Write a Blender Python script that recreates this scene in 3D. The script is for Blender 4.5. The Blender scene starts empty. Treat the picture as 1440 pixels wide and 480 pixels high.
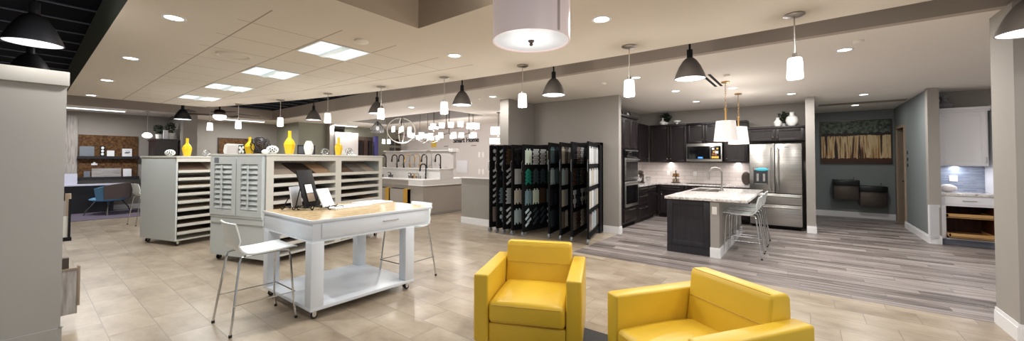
import bpy, bmesh, math, random
from mathutils import Vector, Matrix
PI = math.pi
R = math.radians
C = bpy.context.scene.collection
random.seed(7)

# ------------------------------------------------------------------ materials
def newmat(name):
    m = bpy.data.materials.new(name); m.use_nodes = True
    nt = m.node_tree
    return m, nt, nt.nodes.get('Principled BSDF')

def s2l(c):
    return tuple(((x / 12.92) if x <= 0.04045 else ((x + 0.055) / 1.055) ** 2.4) for x in c)

def rgb(r, g, b):
    return s2l((r / 255, g / 255, b / 255)) + (1,)

def plain(name, col, rough=.5, metal=0, spec=.5, noise=0, nscale=40, bump=0):
    m, nt, b = newmat(name)
    b.inputs['Roughness'].default_value = rough
    b.inputs['Metallic'].default_value = metal
    b.inputs['Specular IOR Level'].default_value = spec
    if noise or bump:
        tc = nt.nodes.new('ShaderNodeTexCoord')
        n = nt.nodes.new('ShaderNodeTexNoise'); n.inputs['Scale'].default_value = nscale
        n.inputs['Detail'].default_value = 4
        nt.links.new(tc.outputs['Object'], n.inputs['Vector'])
        mx = nt.nodes.new('ShaderNodeMixRGB')
        mx.inputs[1].default_value = tuple(x * (1 - noise) for x in col[:3]) + (1,)
        mx.inputs[2].default_value = tuple(min(1, x * (1 + noise)) for x in col[:3]) + (1,)
        nt.links.new(n.outputs['Fac'], mx.inputs[0]); nt.links.new(mx.outputs[0], b.inputs['Base Color'])
        if bump:
            bp = nt.nodes.new('ShaderNodeBump'); bp.inputs['Strength'].default_value = bump
            bp.inputs['Distance'].default_value = .01
            nt.links.new(n.outputs['Fac'], bp.inputs['Height']); nt.links.new(bp.outputs[0], b.inputs['Normal'])
    else:
        b.inputs['Base Color'].default_value = col
    return m

def emis(name, col, strength, base=None):
    m, nt, b = newmat(name)
    b.inputs['Base Color'].default_value = base or col
    b.inputs['Emission Color'].default_value = col
    b.inputs['Emission Strength'].default_value = strength
    b.inputs['Roughness'].default_value = .4
    return m

def math_node(nt, op, a, b=None, c=None):
    n = nt.nodes.new('ShaderNodeMath'); n.operation = op
    for i, v in enumerate((a, b, c)):
        if v is None: continue
        if isinstance(v, (int, float)): n.inputs[i].default_value = v
        else: nt.links.new(v, n.inputs[i])
    return n.outputs[0]

def streaked(name, cols, rough=.5, scale=(1, 12, 1), nscale=3, spec=.4, bump=0):
    """wood / stone: noise stretched along one object axis through a colour ramp"""
    m, nt, b = newmat(name)
    tc = nt.nodes.new('ShaderNodeTexCoord'); mp = nt.nodes.new('ShaderNodeMapping')
    mp.inputs['Scale'].default_value = scale
    n = nt.nodes.new('ShaderNodeTexNoise'); n.inputs['Scale'].default_value = nscale
    n.inputs['Detail'].default_value = 6; n.inputs['Roughness'].default_value = .6
    r = nt.nodes.new('ShaderNodeValToRGB')
    els = r.color_ramp.elements
    for i, c in enumerate(cols):
        p = .28 + .44 * i / max(1, len(cols) - 1)
        e = els[i] if i < 2 else els.new(p)
        e.position = p; e.color = c
    nt.links.new(tc.outputs['Object'], mp.inputs[0]); nt.links.new(mp.outputs[0], n.inputs['Vector'])
    nt.links.new(n.outputs['Fac'], r.inputs[0]); nt.links.new(r.outputs[0], b.inputs['Base Color'])
    b.inputs['Roughness'].default_value = rough; b.inputs['Specular IOR Level'].default_value = spec
    return m

def brick_floor(name, row, length, cols, mortar, rough, xoff, yoff, streak, msize=.004, stagger=.5, freq=2, spec=.5, tint=.25, smooth=.1, lo=.30):
    """long tiles/planks running along Y, rows stepping along X"""
    m, nt, b = newmat(name)
    tc = nt.nodes.new('ShaderNodeTexCoord')
    sep = nt.nodes.new('ShaderNodeSeparateXYZ'); nt.links.new(tc.outputs['Object'], sep.inputs[0])
    cmb = nt.nodes.new('ShaderNodeCombineXYZ')
    vv = math_node(nt, 'ADD', sep.outputs['X'], xoff)
    shift = math_node(nt, 'MULTIPLY', math_node(nt, 'FLOOR', math_node(nt, 'DIVIDE', vv, row)), -length * stagger)
    nt.links.new(math_node(nt, 'ADD', math_node(nt, 'ADD', sep.outputs['Y'], yoff), shift), cmb.inputs['X'])
    nt.links.new(vv, cmb.inputs['Y'])
    br = nt.nodes.new('ShaderNodeTexBrick')
    br.offset = 0; br.offset_frequency = 2; br.squash = 1
    br.inputs['Scale'].default_value = 1
    br.inputs['Brick Width'].default_value = length; br.inputs['Row Height'].default_value = row
    br.inputs['Mortar Size'].default_value = msize; br.inputs['Mortar Smooth'].default_value = smooth
    br.inputs['Bias'].default_value = 0
    br.inputs['Color1'].default_value = (0, 0, 0, 1); br.inputs['Color2'].default_value = (1, 1, 1, 1)
    br.inputs['Mortar'].default_value = (.5, .5, .5, 1)
    nt.links.new(cmb.outputs[0], br.inputs['Vector'])
    # per-tile shift of the grain
    mp = nt.nodes.new('ShaderNodeMapping'); mp.inputs['Scale'].default_value = streak
    sh = nt.nodes.new('ShaderNodeVectorMath'); sh.operation = 'MULTIPLY_ADD'
    sh.inputs[1].default_value = (9, 9, 9)
    nt.links.new(br.outputs['Color'], sh.inputs[0]); nt.links.new(tc.outputs['Object'], sh.inputs[2])
    nt.links.new(sh.outputs[0], mp.inputs[0])
    n = nt.nodes.new('ShaderNodeTexNoise'); n.inputs['Scale'].default_value = 1; n.inputs['Detail'].default_value = 7
    n.inputs['Roughness'].default_value = .62
    nt.links.new(mp.outputs[0], n.inputs['Vector'])
    mixv = math_node(nt, 'ADD', math_node(nt, 'MULTIPLY', n.outputs['Fac'], 1 - tint), math_node(nt, 'MULTIPLY', br.outputs['Color'], tint))
    r = nt.nodes.new('ShaderNodeValToRGB')
    els = r.color_ramp.elements
    for i, c in enumerate(cols):
        p = lo + (1 - 2 * lo) * i / (len(cols) - 1)
        e = els[i] if i < 2 else els.new(p)
        e.position = p; e.color = c
    nt.links.new(mixv, r.inputs[0])
    mx = nt.nodes.new('ShaderNodeMixRGB'); mx.inputs[2].default_value = mortar
    nt.links.new(br.outputs['Fac'], mx.inputs[0]); nt.links.new(r.outputs[0], mx.inputs[1])
    nt.links.new(mx.outputs[0], b.inputs['Base Color'])
    b.inputs['Roughness'].default_value = rough; b.inputs['Specular IOR Level'].default_value = spec
    bp = nt.nodes.new('ShaderNodeBump'); bp.inputs['Strength'].default_value = .25; bp.inputs['Distance'].default_value = .004
    bp.invert = True
    nt.links.new(br.outputs['Fac'], bp.inputs['Height']); nt.links.new(bp.outputs[0], b.inputs['Normal'])
    return m

def wall_tile(name, w, h, col, col2, mortar, axis='Y', rough=.25, msize=.004, stagger=.5):
    """tiles on a vertical wall; axis = the horizontal axis of the wall"""
    m, nt, b = newmat(name)
    tc = nt.nodes.new('ShaderNodeTexCoord')
    sep = nt.nodes.new('ShaderNodeSeparateXYZ'); nt.links.new(tc.outputs['Object'], sep.inputs[0])
    cmb = nt.nodes.new('ShaderNodeCombineXYZ')
    nt.links.new(sep.outputs[axis], cmb.inputs['X']); nt.links.new(sep.outputs['Z'], cmb.inputs['Y'])
    br = nt.nodes.new('ShaderNodeTexBrick'); br.offset = stagger
    br.inputs['Scale'].default_value = 1
    br.inputs['Brick Width'].default_value = w; br.inputs['Row Height'].default_value = h
    br.inputs['Mortar Size'].default_value = msize
    br.inputs['Color1'].default_value = col; br.inputs['Color2'].default_value = col2; br.inputs['Mortar'].default_value = mortar
    nt.links.new(cmb.outputs[0], br.inputs['Vector']); nt.links.new(br.outputs['Color'], b.inputs['Base Color'])
    b.inputs['Roughness'].default_value = rough
    return m

M = {}
M['wall'] = plain('wall paint', rgb(154, 149, 143), .75, noise=.03, nscale=3)
M['wall_blue'] = plain('blue grey wall paint', rgb(126, 133, 134), .7, noise=.03, nscale=3)
M['wall_green'] = plain('sage wall paint', rgb(140, 140, 126), .75, noise=.03, nscale=3)
M['wall_white'] = plain('pale wall paint', rgb(212, 206, 204), .7)
M['beam'] = plain('taupe beam paint', rgb(178, 166, 156), .75, noise=.04, nscale=2)
M['soffit_green'] = plain('dark green grey paint', rgb(92, 98, 88), .7)
M['recess'] = plain('taupe recess paint', rgb(186, 168, 146), .75)
M['ceil2'] = plain('kitchen ceiling paint', rgb(240, 234, 226), .85, noise=.02, nscale=2)
M['white_trim'] = plain('white trim paint', rgb(232, 232, 234), .4)
M['deck'] = plain('dark deck', rgb(8, 13, 26), .8, spec=.1)
M['deck_rib'] = plain('deck seam', rgb(86, 98, 116), .5)
M['display'] = plain('grey laminate', rgb(166, 164, 160), .5, noise=.02, nscale=4)
M['display_trim'] = plain('light grey laminate', rgb(176, 174, 169), .5)
M['cab'] = plain('cabinet warm white', rgb(206, 203, 194), .45)
M['cab_cool'] = plain('cabinet pale sage', rgb(202, 208, 208), .4)
M['table_white'] = plain('white lacquer', rgb(216, 222, 230), .32)
M['table_top'] = streaked('mottled tan laminate', [rgb(160, 134, 96), rgb(192, 166, 124), rgb(206, 184, 146)], .22, (1, 1, 1), 14)
M['chrome'] = plain('chrome', rgb(210, 212, 214), .12, 1)
M['steel'] = streaked('brushed stainless', [rgb(140, 138, 134), rgb(176, 174, 170), rgb(196, 194, 190)], .28, (.3, .3, 40), 3)
M['steel'].node_tree.nodes['Principled BSDF'].inputs['Metallic'].default_value = .9
M['nickel'] = plain('brushed nickel', rgb(176, 172, 166), .3, 1)
M['brass'] = plain('aged brass', rgb(176, 138, 84), .32, 1)
M['gold'] = plain('brushed gold', rgb(206, 166, 96), .28, 1)
M['bronze'] = plain('dark bronze', rgb(70, 60, 54), .35, .8)
M['stool'] = plain('white moulded shell', rgb(226, 232, 232), .3)
M['leather'] = plain('yellow leather', rgb(216, 178, 50), .40, spec=.5, noise=.05, nscale=7, bump=.06)
M['seam'] = plain('yellow stitching', rgb(188, 148, 38), .5)
M['black'] = plain('black powder coat', rgb(20, 20, 23), .5, spec=.25)
M['black_soft'] = plain('matt black', rgb(16, 16, 18), .75, spec=.15)
M['rubber'] = plain('dark rubber', rgb(30, 30, 32), .6)
M['caster'] = plain('grey caster wheel', rgb(120, 126, 132), .35)
M['espresso'] = streaked('espresso wood', [rgb(20, 13, 16), rgb(28, 20, 22), rgb(40, 30, 32)], .42, (9, 9, .7), 4)
M['island_dark'] = streaked('charcoal stained wood', [rgb(30, 29, 36), rgb(38, 37, 44), rgb(46, 45, 52)], .4, (9, 9, .7), 4)
M['granite'] = streaked('speckled granite', [rgb(120, 108, 104), rgb(196, 188, 184), rgb(226, 222, 220), rgb(240, 238, 236)], .12, (1, 1, 1), 26)
M['quartz'] = plain('white quartz', rgb(232, 230, 228), .2)
M['oven_glass'] = plain('black oven glass', rgb(12, 12, 15), .06)
M['splash'] = wall_tile('cream subway tile', .30, .10, rgb(216, 206, 200), rgb(224, 215, 210), rgb(186, 176, 170))
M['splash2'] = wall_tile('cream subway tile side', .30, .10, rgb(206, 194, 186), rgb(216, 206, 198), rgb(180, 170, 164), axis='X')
M['blue_tile'] = wall_tile('blue grey mosaic', .16, .022, rgb(122, 134, 154), rgb(160, 168, 184), rgb(140, 146, 160), msize=.002)
M['hutch'] = plain('white painted hutch', rgb(234, 234, 238), .4)
M['toe_grey'] = plain('blue grey kick', rgb(112, 116, 130), .5)
M['cab_inside'] = streaked('dark cherry inside', [rgb(52, 24, 14), rgb(84, 42, 24)], .5, (1, 6, 1), 4)
M['maple'] = streaked('maple', [rgb(176, 134, 84), rgb(206, 166, 112)], .4, (8, 1, 8), 4)
M['door_tan'] = plain('tan door frame paint', rgb(150, 132, 112), .5)
M['dresser'] = streaked('dark brown wood', [rgb(30, 20, 20), rgb(44, 32, 32)], .4, (6, 6, .6), 4)
M['door_dark'] = streaked('dark door', [rgb(60, 50, 44), rgb(84, 70, 60)], .5, (6, 6, .6), 4)
M['cork'] = streaked('cork', [rgb(48, 30, 16), rgb(92, 64, 38), rgb(122, 90, 58)], .9, (1, 1, 1), 20)
M['grey_plank'] = streaked('grey wood look', [rgb(128, 122, 120), rgb(164, 158, 154), rgb(186, 182, 178)], .5, (12, 12, 1), 3)
M['grey_plank_h'] = streaked('grey wood look flat', [rgb(118, 114, 114), rgb(158, 154, 152), rgb(182, 178, 176)], .5, (1, 12, 14), 3)
M['desk_white'] = plain('lavender white laminate', rgb(206, 208, 226), .3)
M['navy_black'] = plain('blue black panel', rgb(14, 15, 26), .5)
M['carpet'] = plain('mauve carpet', rgb(104, 96, 114), .95, noise=.25, nscale=60)
M['rug'] = plain('charcoal rug', rgb(64, 64, 66), .95, noise=.5, nscale=90)
M['blue_chair'] = plain('sky blue upholstery', rgb(96, 146, 184), .7)
M['grey_chair'] = plain('taupe upholstery', rgb(98, 88, 88), .8)
M['vase_yellow'] = plain('yellow glaze', rgb(230, 190, 40), .25)
M['white_glaze'] = plain('white glaze', rgb(232, 232, 228), .25)
M['silver_orb'] = plain('silvery wire', rgb(170, 172, 172), .25, .9)
M['orb_dark'] = plain('dark wire', rgb(48, 44, 44), .4, .4)
M['card'] = plain('white card', rgb(228, 230, 236), .5)
M['print_dark'] = plain('dark print', rgb(70, 70, 76), .6)
M['leaf'] = plain('dark leaves', rgb(30, 48, 32), .6, noise=.4, nscale=30)
M['grey_tile'] = plain('slate blue panel', rgb(104, 112, 124), .5)
M['patio'] = plain('violet paint', rgb(74, 70, 130), .6)
M['cone_out'] = plain('pewter shade', rgb(112, 106, 101), .38, .25)
M['cone_blk'] = plain('black shade', rgb(40, 40, 44), .35, .4)
M['cone_in'] = emis('cone inside glow', rgb(236, 244, 246), 1.6)
M['cone_in_soft'] = emis('cone inside soft glow', rgb(236, 244, 246), 1.0)
M['glass_lit'] = emis('lit opal glass', rgb(255, 248, 246), 2.2)
M['shade_lit'] = emis('lit fabric shade', rgb(255, 248, 244), .36, rgb(226, 220, 216))
M['shade_bright'] = emis('bright lit shade', rgb(255, 250, 248), 1.5)
M['drum_side'] = emis('blush drum fabric', rgb(244, 226, 222), .30, rgb(226, 208, 206))
M['drum_trim'] = plain('drum seam', rgb(206, 190, 186), .7)
M['drum_bottom'] = emis('drum diffuser', rgb(232, 238, 246), .34)
M['lamp_white'] = emis('downlight lens', rgb(255, 255, 255), 9)
M['troffer'] = emis('troffer lens', rgb(214, 235, 240), 1.3)
M['troffer_frame'] = emis('troffer spine', rgb(214, 228, 232), .55)
M['strip'] = emis('strip light lens', rgb(255, 255, 255), 3.2)
M['clear_glass'] = plain('clear blown glass', rgb(236, 238, 240), .05)
M['clear_glass'].node_tree.nodes['Principled BSDF'].inputs['Transmission Weight'].default_value = .85
M['acrylic'] = plain('blue tape', rgb(70, 176, 196), .4)
M['plate'] = plain('switch plate', rgb(240, 238, 234), .4)
M['sticker_y'] = plain('yellow sticker', rgb(222, 178, 66), .5)
M['sticker_r'] = plain('rust sticker', rgb(150, 84, 50), .5)
M['display_blue'] = emis('blue digits', rgb(60, 130, 220), 1.5)
M['brown_sw'] = plain('chocolate sample', rgb(62, 40, 34), .5)
M['steel_dark'] = plain('bronze steel', rgb(84, 76, 70), .4, .6)
M['steel_black'] = plain('black basin', rgb(40, 42, 46), .3, .6)
M['drawer_gold'] = plain('gold edged wood', rgb(204, 158, 66), .4)
M['counter_body'] = plain('warm grey base', rgb(172, 164, 156), .6)
M['dispenser'] = plain('dispenser recess', rgb(34, 36, 40), .4)
M['shell'] = plain('matt shell white', rgb(238, 232, 230), .5)
M['yellow_note'] = plain('yellow card', rgb(226, 188, 70), .5)

# ceiling with a 2 ft grid inside the curved band
ARC_C, ARC_R = (-29.2, .9), 33.52
def ceiling_mat():
    m, nt, b = newmat('main ceiling')
    tc = nt.nodes.new('ShaderNodeTexCoord')
    sep = nt.nodes.new('ShaderNodeSeparateXYZ'); nt.links.new(tc.outputs['Object'], sep.inputs[0])
    x, y = sep.outputs['X'], sep.outputs['Y']
    def line(v, off, pitch, w):
        t = math_node(nt, 'FRACT', math_node(nt, 'ADD', math_node(nt, 'DIVIDE', math_node(nt, 'SUBTRACT', v, off), pitch), 50.5))
        return math_node(nt, 'LESS_THAN', math_node(nt, 'ABSOLUTE', math_node(nt, 'SUBTRACT', t, .5)), w / pitch)
    gx = line(x, 1.25, .605, .007); gy = line(y, 3.97, .6, .005)
    grid = math_node(nt, 'MAXIMUM', gx, gy)
    dx = math_node(nt, 'SUBTRACT', x, ARC_C[0]); dy = math_node(nt, 'SUBTRACT', y, ARC_C[1])
    rr = math_node(nt, 'SQRT', math_node(nt, 'ADD', math_node(nt, 'MULTIPLY', dx, dx), math_node(nt, 'MULTIPLY', dy, dy)))
    inside = math_node(nt, 'LESS_THAN', rr, ARC_R - .66)
    inside = math_node(nt, 'MULTIPLY', inside, math_node(nt, 'GREATER_THAN', x, 1.14))
    inside = math_node(nt, 'MULTIPLY', inside, math_node(nt, 'GREATER_THAN', y, 3.5))
    g = math_node(nt, 'MULTIPLY', grid, inside)
    trim = math_node(nt, 'LESS_THAN', math_node(nt, 'ABSOLUTE', math_node(nt, 'SUBTRACT', rr, ARC_R - .66)), .008)
    trim = math_node(nt, 'MULTIPLY', trim, math_node(nt, 'GREATER_THAN', y, 3.4))
    g = math_node(nt, 'MAXIMUM', g, trim)
    n = nt.nodes.new('ShaderNodeTexNoise'); n.inputs['Scale'].default_value = 1.2
    nt.links.new(tc.outputs['Object'], n.inputs['Vector'])
    base = nt.nodes.new('ShaderNodeMixRGB'); base.inputs[1].default_value = rgb(214, 206, 194); base.inputs[2].default_value = rgb(220, 212, 201)
    nt.links.new(n.outputs['Fac'], base.inputs[0])
    mx = nt.nodes.new('ShaderNodeMixRGB'); mx.inputs[2].default_value = rgb(158, 146, 134)
    nt.links.new(g, mx.inputs[0]); nt.links.new(base.outputs[0], mx.inputs[1])
    nt.links.new(mx.outputs[0], b.inputs['Base Color']); b.inputs['Roughness'].default_value = .85
    return m
M['ceil'] = ceiling_mat()
M['tile'] = brick_floor('beige stone tile floor', .308, .615, [rgb(132, 116, 98), rgb(156, 141, 122), rgb(172, 158, 139), rgb(185, 173, 156)],
                        rgb(134, 122, 108), .30, -.47 + .308 * 4, -5.09, (3.2, 1.6, 1), .0035, 1 / 3, 1, tint=.10)
M['wood'] = brick_floor('grey wood plank floor', .17, 1.22, [rgb(80, 73, 70), rgb(124, 115, 111), rgb(150, 141, 137), rgb(176, 168, 163)],
                        rgb(96, 88, 84), .38, -5.55, .4, (30, .9, 1), .0018, .37, 2, tint=.16, lo=.37)

def painting_mat():
    m, nt, b = newmat('forest canvas')
    tc = nt.nodes.new('ShaderNodeTexCoord')
    sep = nt.nodes.new('ShaderNodeSeparateXYZ'); nt.links.new(tc.outputs['Object'], sep.inputs[0])
    # trunks
    mp = nt.nodes.new('ShaderNodeMapping'); mp.inputs['Scale'].default_value = (1, 9, .55)
    nt.links.new(tc.outputs['Object'], mp.inputs[0])
    n = nt.nodes.new('ShaderNodeTexNoise'); n.inputs['Scale'].default_value = 1.6; n.inputs['Detail'].default_value = 5
    nt.links.new(mp.outputs[0], n.inputs['Vector'])
    r = nt.nodes.new('ShaderNodeValToRGB'); e = r.color_ramp.elements
    e[0].position = .39; e[0].color = rgb(40, 24, 14); e[1].position = .44; e[1].color = rgb(134, 86, 44)
    x = e.new(.48); x.color = rgb(224, 202, 160); x = e.new(.55); x.color = rgb(214, 184, 132); x = e.new(.64); x.color = rgb(150, 98, 50)
    nt.links.new(n.outputs['Fac'], r.inputs[0])
    n2 = nt.nodes.new('ShaderNodeTexNoise'); n2.inputs['Scale'].default_value = 16; n2.inputs['Detail'].default_value = 6
    nt.links.new(tc.outputs['Object'], n2.inputs['Vector'])
    r2 = nt.nodes.new('ShaderNodeValToRGB'); e = r2.color_ramp.elements
    e[0].position = .38; e[0].color = rgb(32, 42, 40); e[1].position = .7; e[1].color = rgb(112, 124, 104)
    nt.links.new(n2.outputs['Fac'], r2.inputs[0])
    edge = math_node(nt, 'ADD', sep.outputs['Z'], math_node(nt, 'MULTIPLY', n2.outputs['Fac'], .10))
    up = math_node(nt, 'GREATER_THAN', edge, .30)
    up2 = math_node(nt, 'GREATER_THAN', edge, .22)
    mx0 = nt.nodes.new('ShaderNodeMixRGB'); mx0.inputs[2].default_value = rgb(36, 28, 22)
    nt.links.new(up2, mx0.inputs[0]); nt.links.new(r.outputs[0], mx0.inputs[1])
    lo = math_node(nt, 'LESS_THAN', edge, -.38)
    mx1 = nt.nodes.new('ShaderNodeMixRGB'); mx1.inputs[2].default_value = rgb(70, 40, 22)
    nt.links.new(lo, mx1.inputs[0]); nt.links.new(mx0.outputs[0], mx1.inputs[1])
    mx = nt.nodes.new('ShaderNodeMixRGB')
    nt.links.new(up, mx.inputs[0]); nt.links.new(mx1.outputs[0], mx.inputs[1]); nt.links.new(r2.outputs[0], mx.inputs[2])
    nt.links.new(mx.outputs[0], b.inputs['Base Color']); b.inputs['Roughness'].default_value = .6
    return m
M['painting'] = painting_mat()

BOARD = {
    'pale oak': streaked('pale oak sample', [rgb(150, 136, 122), rgb(178, 164, 150)], .5, (1, 14, 1), 3),
    'brown wood': streaked('brown wood sample', [rgb(82, 64, 52), rgb(116, 94, 78)], .5, (1, 14, 1), 3),
    'grey wood': streaked('grey wood sample', [rgb(110, 102, 98), rgb(142, 134, 128)], .5, (1, 14, 1), 3),
    'dark walnut': streaked('dark walnut sample', [rgb(40, 32, 30), rgb(64, 52, 46)], .5, (1, 14, 1), 3),
    'tan': streaked('tan sample', [rgb(148, 118, 90), rgb(176, 146, 116)], .5, (1, 14, 1), 3),
}
TILE_COL = {k: plain(k + ' tile', rgb(*v), .25) for k, v in {
    'pale grey': (188, 190, 192), 'white': (224, 226, 228), 'teal': (34, 112, 96), 'slate': (62, 74, 80),
    'mint': (206, 222, 206), 'blue grey': (112, 136, 144), 'brown': (82, 64, 50), 'charcoal': (46, 46, 50),
    'cream': (206, 200, 186), 'taupe': (126, 114, 106), 'navy': (40, 50, 66), 'ice': (184, 204, 210)}.items()}

# ------------------------------------------------------------------ mesh helpers
class MB:
    def __init__(s):
        s.bm = bmesh.new(); s.M = None
    def _fin(s, vs, mat):
        fs = set()
        for v in vs:
            for f in v.link_faces: fs.add(f)
        for f in fs: f.material_index = mat
        if s.M is not None:
            for v in vs: v.co = s.M @ v.co
    def box(s, x0, x1, y0, y1, z0, z1, mat=0, bev=0, seg=2):
        r = bmesh.ops.create_cube(s.bm, size=1)
        vs = r['verts']
        for v in vs:
            v.co = Vector(((x0 + x1) / 2 + v.co.x * (x1 - x0), (y0 + y1) / 2 + v.co.y * (y1 - y0), (z0 + z1) / 2 + v.co.z * (z1 - z0)))
        if bev:
            es = set(e for v in vs for e in v.link_edges)
            o = bmesh.ops.bevel(s.bm, geom=list(es), offset=bev, segments=seg, profile=.5, affect='EDGES')
            vs = list(set(v for f in o['faces'] for v in f.verts) | set(v for v in vs if v.is_valid))
            allv = set(vs)
            for v in list(allv):
                for f in v.link_faces:
                    for w in f.verts: allv.add(w)
            vs = list(allv)
        s._fin(vs, mat); return vs
    def cyl(s, p0, p1, r0, r1=None, n=14, mat=0, caps=True):
        p0, p1 = Vector(p0), Vector(p1); r1 = r0 if r1 is None else r1
        d = p1 - p0; L = d.length
        q = Vector((0, 0, 1)).rotation_difference(d.normalized()).to_matrix().to_4x4()
        mt = Matrix.Translation((p0 + p1) / 2) @ q
        r = bmesh.ops.create_cone(s.bm, cap_ends=caps, cap_tris=False, segments=n, radius1=max(r0, 1e-5), radius2=max(r1, 1e-5), depth=L, matrix=mt)
        s._fin(r['verts'], mat); return r['verts']
    def sph(s, c, rx, ry=None, rz=None, u=14, v=9, mat=0):
        ry = rx if ry is None else ry; rz = rx if rz is None else rz
        r = bmesh.ops.create_uvsphere(s.bm, u_segments=u, v_segments=v, radius=1)
        for w in r['verts']:
            w.co = Vector((c[0] + w.co.x * rx, c[1] + w.co.y * ry, c[2] + w.co.z * rz))
        s._fin(r['verts'], mat); return r['verts']
    def lathe(s, prof, n=20, c=(0, 0, 0), mat=0):
        rings = []
        for r, z in prof:
            rings.append([s.bm.verts.new((c[0] + max(r, 1e-4) * math.cos(2 * PI * k / n), c[1] + max(r, 1e-4) * math.sin(2 * PI * k / n), c[2] + z)) for k in range(n)])
        for a, b in zip(rings, rings[1:]):
            for k in range(n):
                s.bm.faces.new((a[k], a[(k + 1) % n], b[(k + 1) % n], b[k]))
        s._fin([v for r in rings for v in r], mat)
    def tube(s, pts, r, n=8, mat=0, closed=False):
        pts = [Vector(p) for p in pts]; N = len(pts); rings = []
        up = None
        for i, p in enumerate(pts):
            if closed: t = (pts[(i + 1) % N] - pts[i - 1]).normalized()
            else: t = (pts[min(i + 1, N - 1)] - pts[max(i - 1, 0)]).normalized()
            if up is None:
                up = t.orthogonal().normalized()
            else:
                up = (up - t * up.dot(t))
                up = up.normalized() if up.length > 1e-6 else t.orthogonal().normalized()
            w = t.cross(up); rr = r[i] if isinstance(r, (list, tuple)) else r
            rings.append([s.bm.verts.new(p + up * rr * math.cos(2 * PI * k / n) + w * rr * math.sin(2 * PI * k / n)) for k in range(n)])
        seq = list(zip(rings, rings[1:]))
        if closed: seq.append((rings[-1], rings[0]))
        for a, b in seq:
            for k in range(n):
                s.bm.faces.new((a[k], a[(k + 1) % n], b[(k + 1) % n], b[k]))
        if not closed:
            s.bm.faces.new(list(reversed(rings[0]))); s.bm.faces.new(rings[-1])
        s._fin([v for q in rings for v in q], mat)
    def prism(s, poly, z0, z1, mat=0, axis='Z'):
        def P(a, b, c):
            return (a, b, c) if axis == 'Z' else ((c, a, b) if axis == 'X' else (a, c, b))
        lo = [s.bm.verts.new(P(x, y, z0)) for x, y in poly]; hi = [s.bm.verts.new(P(x, y, z1)) for x, y in poly]
        n = len(poly)
        s.bm.faces.new(list(reversed(lo))); s.bm.faces.new(hi)
        for k in range(n): s.bm.faces.new((lo[k], lo[(k + 1) % n], hi[(k + 1) % n], hi[k]))
        s._fin(lo + hi, mat); return lo + hi
    def sheet(s, rows, th, mat=0):
        """grid of points thickened along its own normals"""
        g = [[s.bm.verts.new(p) for p in row] for row in rows]
        fs = []
        for i in range(len(g) - 1):
            for j in range(len(g[0]) - 1):
                fs.append(s.bm.faces.new((g[i][j], g[i][j + 1], g[i + 1][j + 1], g[i + 1][j])))
        bmesh.ops.recalc_face_normals(s.bm, faces=fs)
        o = bmesh.ops.solidify(s.bm, geom=fs, thickness=th)
        vs = [v for row in g for v in row] + [e for e in o['geom'] if isinstance(e, bmesh.types.BMVert)]
        s._fin(vs, mat)
    def build(s, name, mats, parent=None, loc=(0, 0, 0), rz=0, smooth=True, ang=35):
        bmesh.ops.recalc_face_normals(s.bm, faces=s.bm.faces[:])
        me = bpy.data.meshes.new(name); s.bm.to_mesh(me); s.bm.free()
        for m in (mats if isinstance(mats, (list, tuple)) else [mats]):
            me.materials.append(M[m] if isinstance(m, str) else m)
        if smooth:
            me.shade_smooth(); me.set_sharp_from_angle(angle=R(ang))
        o = bpy.data.objects.new(name, me); C.objects.link(o)
        o.location = loc; o.rotation_euler = (0, 0, rz)
        if parent: o.parent = parent
        return o

def tag(o, label, cat, group=None, kind=None):
    o['label'] = label; o['category'] = cat
    if group: o['group'] = group
    if kind: o['kind'] = kind
    return o
def thing(name, label, cat, loc=(0, 0, 0), rz=0, group=None):
    o = bpy.data.objects.new(name, None); C.objects.link(o)
    o.empty_display_size = .1
    o.location = loc; o.rotation_euler = (0, 0, rz)
    return tag(o, label, cat, group)
def struct(name, mb, mat, parent=None):
    o = mb.build(name, mat, parent)
    if not parent: o['kind'] = 'structure'
    return o
def box1(*a, **k):
    b = MB(); b.box(*a, **k); return b
def dup(root, loc, rz=None, label=None):
    r = root.copy(); C.objects.link(r); r.location = loc
    if rz is not None: r.rotation_euler = (0, 0, rz)
    if label: r['label'] = label
    for ch in root.children:
        c = ch.copy(); C.objects.link(c); c.parent = r
        for g in ch.children:
            d = g.copy(); C.objects.link(d); d.parent = c
    return r
ORD = ['first', 'second', 'third', 'fourth', 'fifth', 'sixth', 'seventh', 'eighth', 'ninth', 'tenth', 'eleventh', 'twelfth']
def lamp(kind, loc, power, size=.1, col=(1, .95, .88), rot=(0, 0, 0), spread=None, sizey=None):
    l = bpy.data.lights.new('lamp_light', kind); l.energy = power; l.color = col
    if kind == 'AREA':
        l.shape = 'DISK' if sizey is None else 'RECTANGLE'; l.size = size
        if sizey: l.size_y = sizey
        if spread: l.spread = spread
    else: l.shadow_soft_size = size
    o = bpy.data.objects.new('lamp_light', l); C.objects.link(o); o.location = loc; o.rotation_euler = rot
    return o

ZC, ZK, ZD = 2.75, 2.86, 3.18          # main ceiling, kitchen ceiling, deck
# ------------------------------------------------------------------ the shell
b = MB(); b.prism([(-5, -7), (5.55, -7), (5.55, 3.02), (7.47, 3.02), (8.1, 3.8), (12, 3.8), (12, 17), (-5, 17)], -.05, 0)
struct('floor', b, 'tile')
b = MB(); b.prism([(5.55, -7), (14.5, -7), (14.5, 4.2), (8.1, 4.2), (8.1, 3.8), (7.47, 3.02), (5.55, 3.02)], -.05, 0)
struct('floor_wood', b, 'wood')
tag(box1(.215, 2.8, 13.85, 16.1, 0.0, .012).build('carpet', 'carpet'), 'mauve grey carpet under the white desk at the back left', 'carpet')

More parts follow.
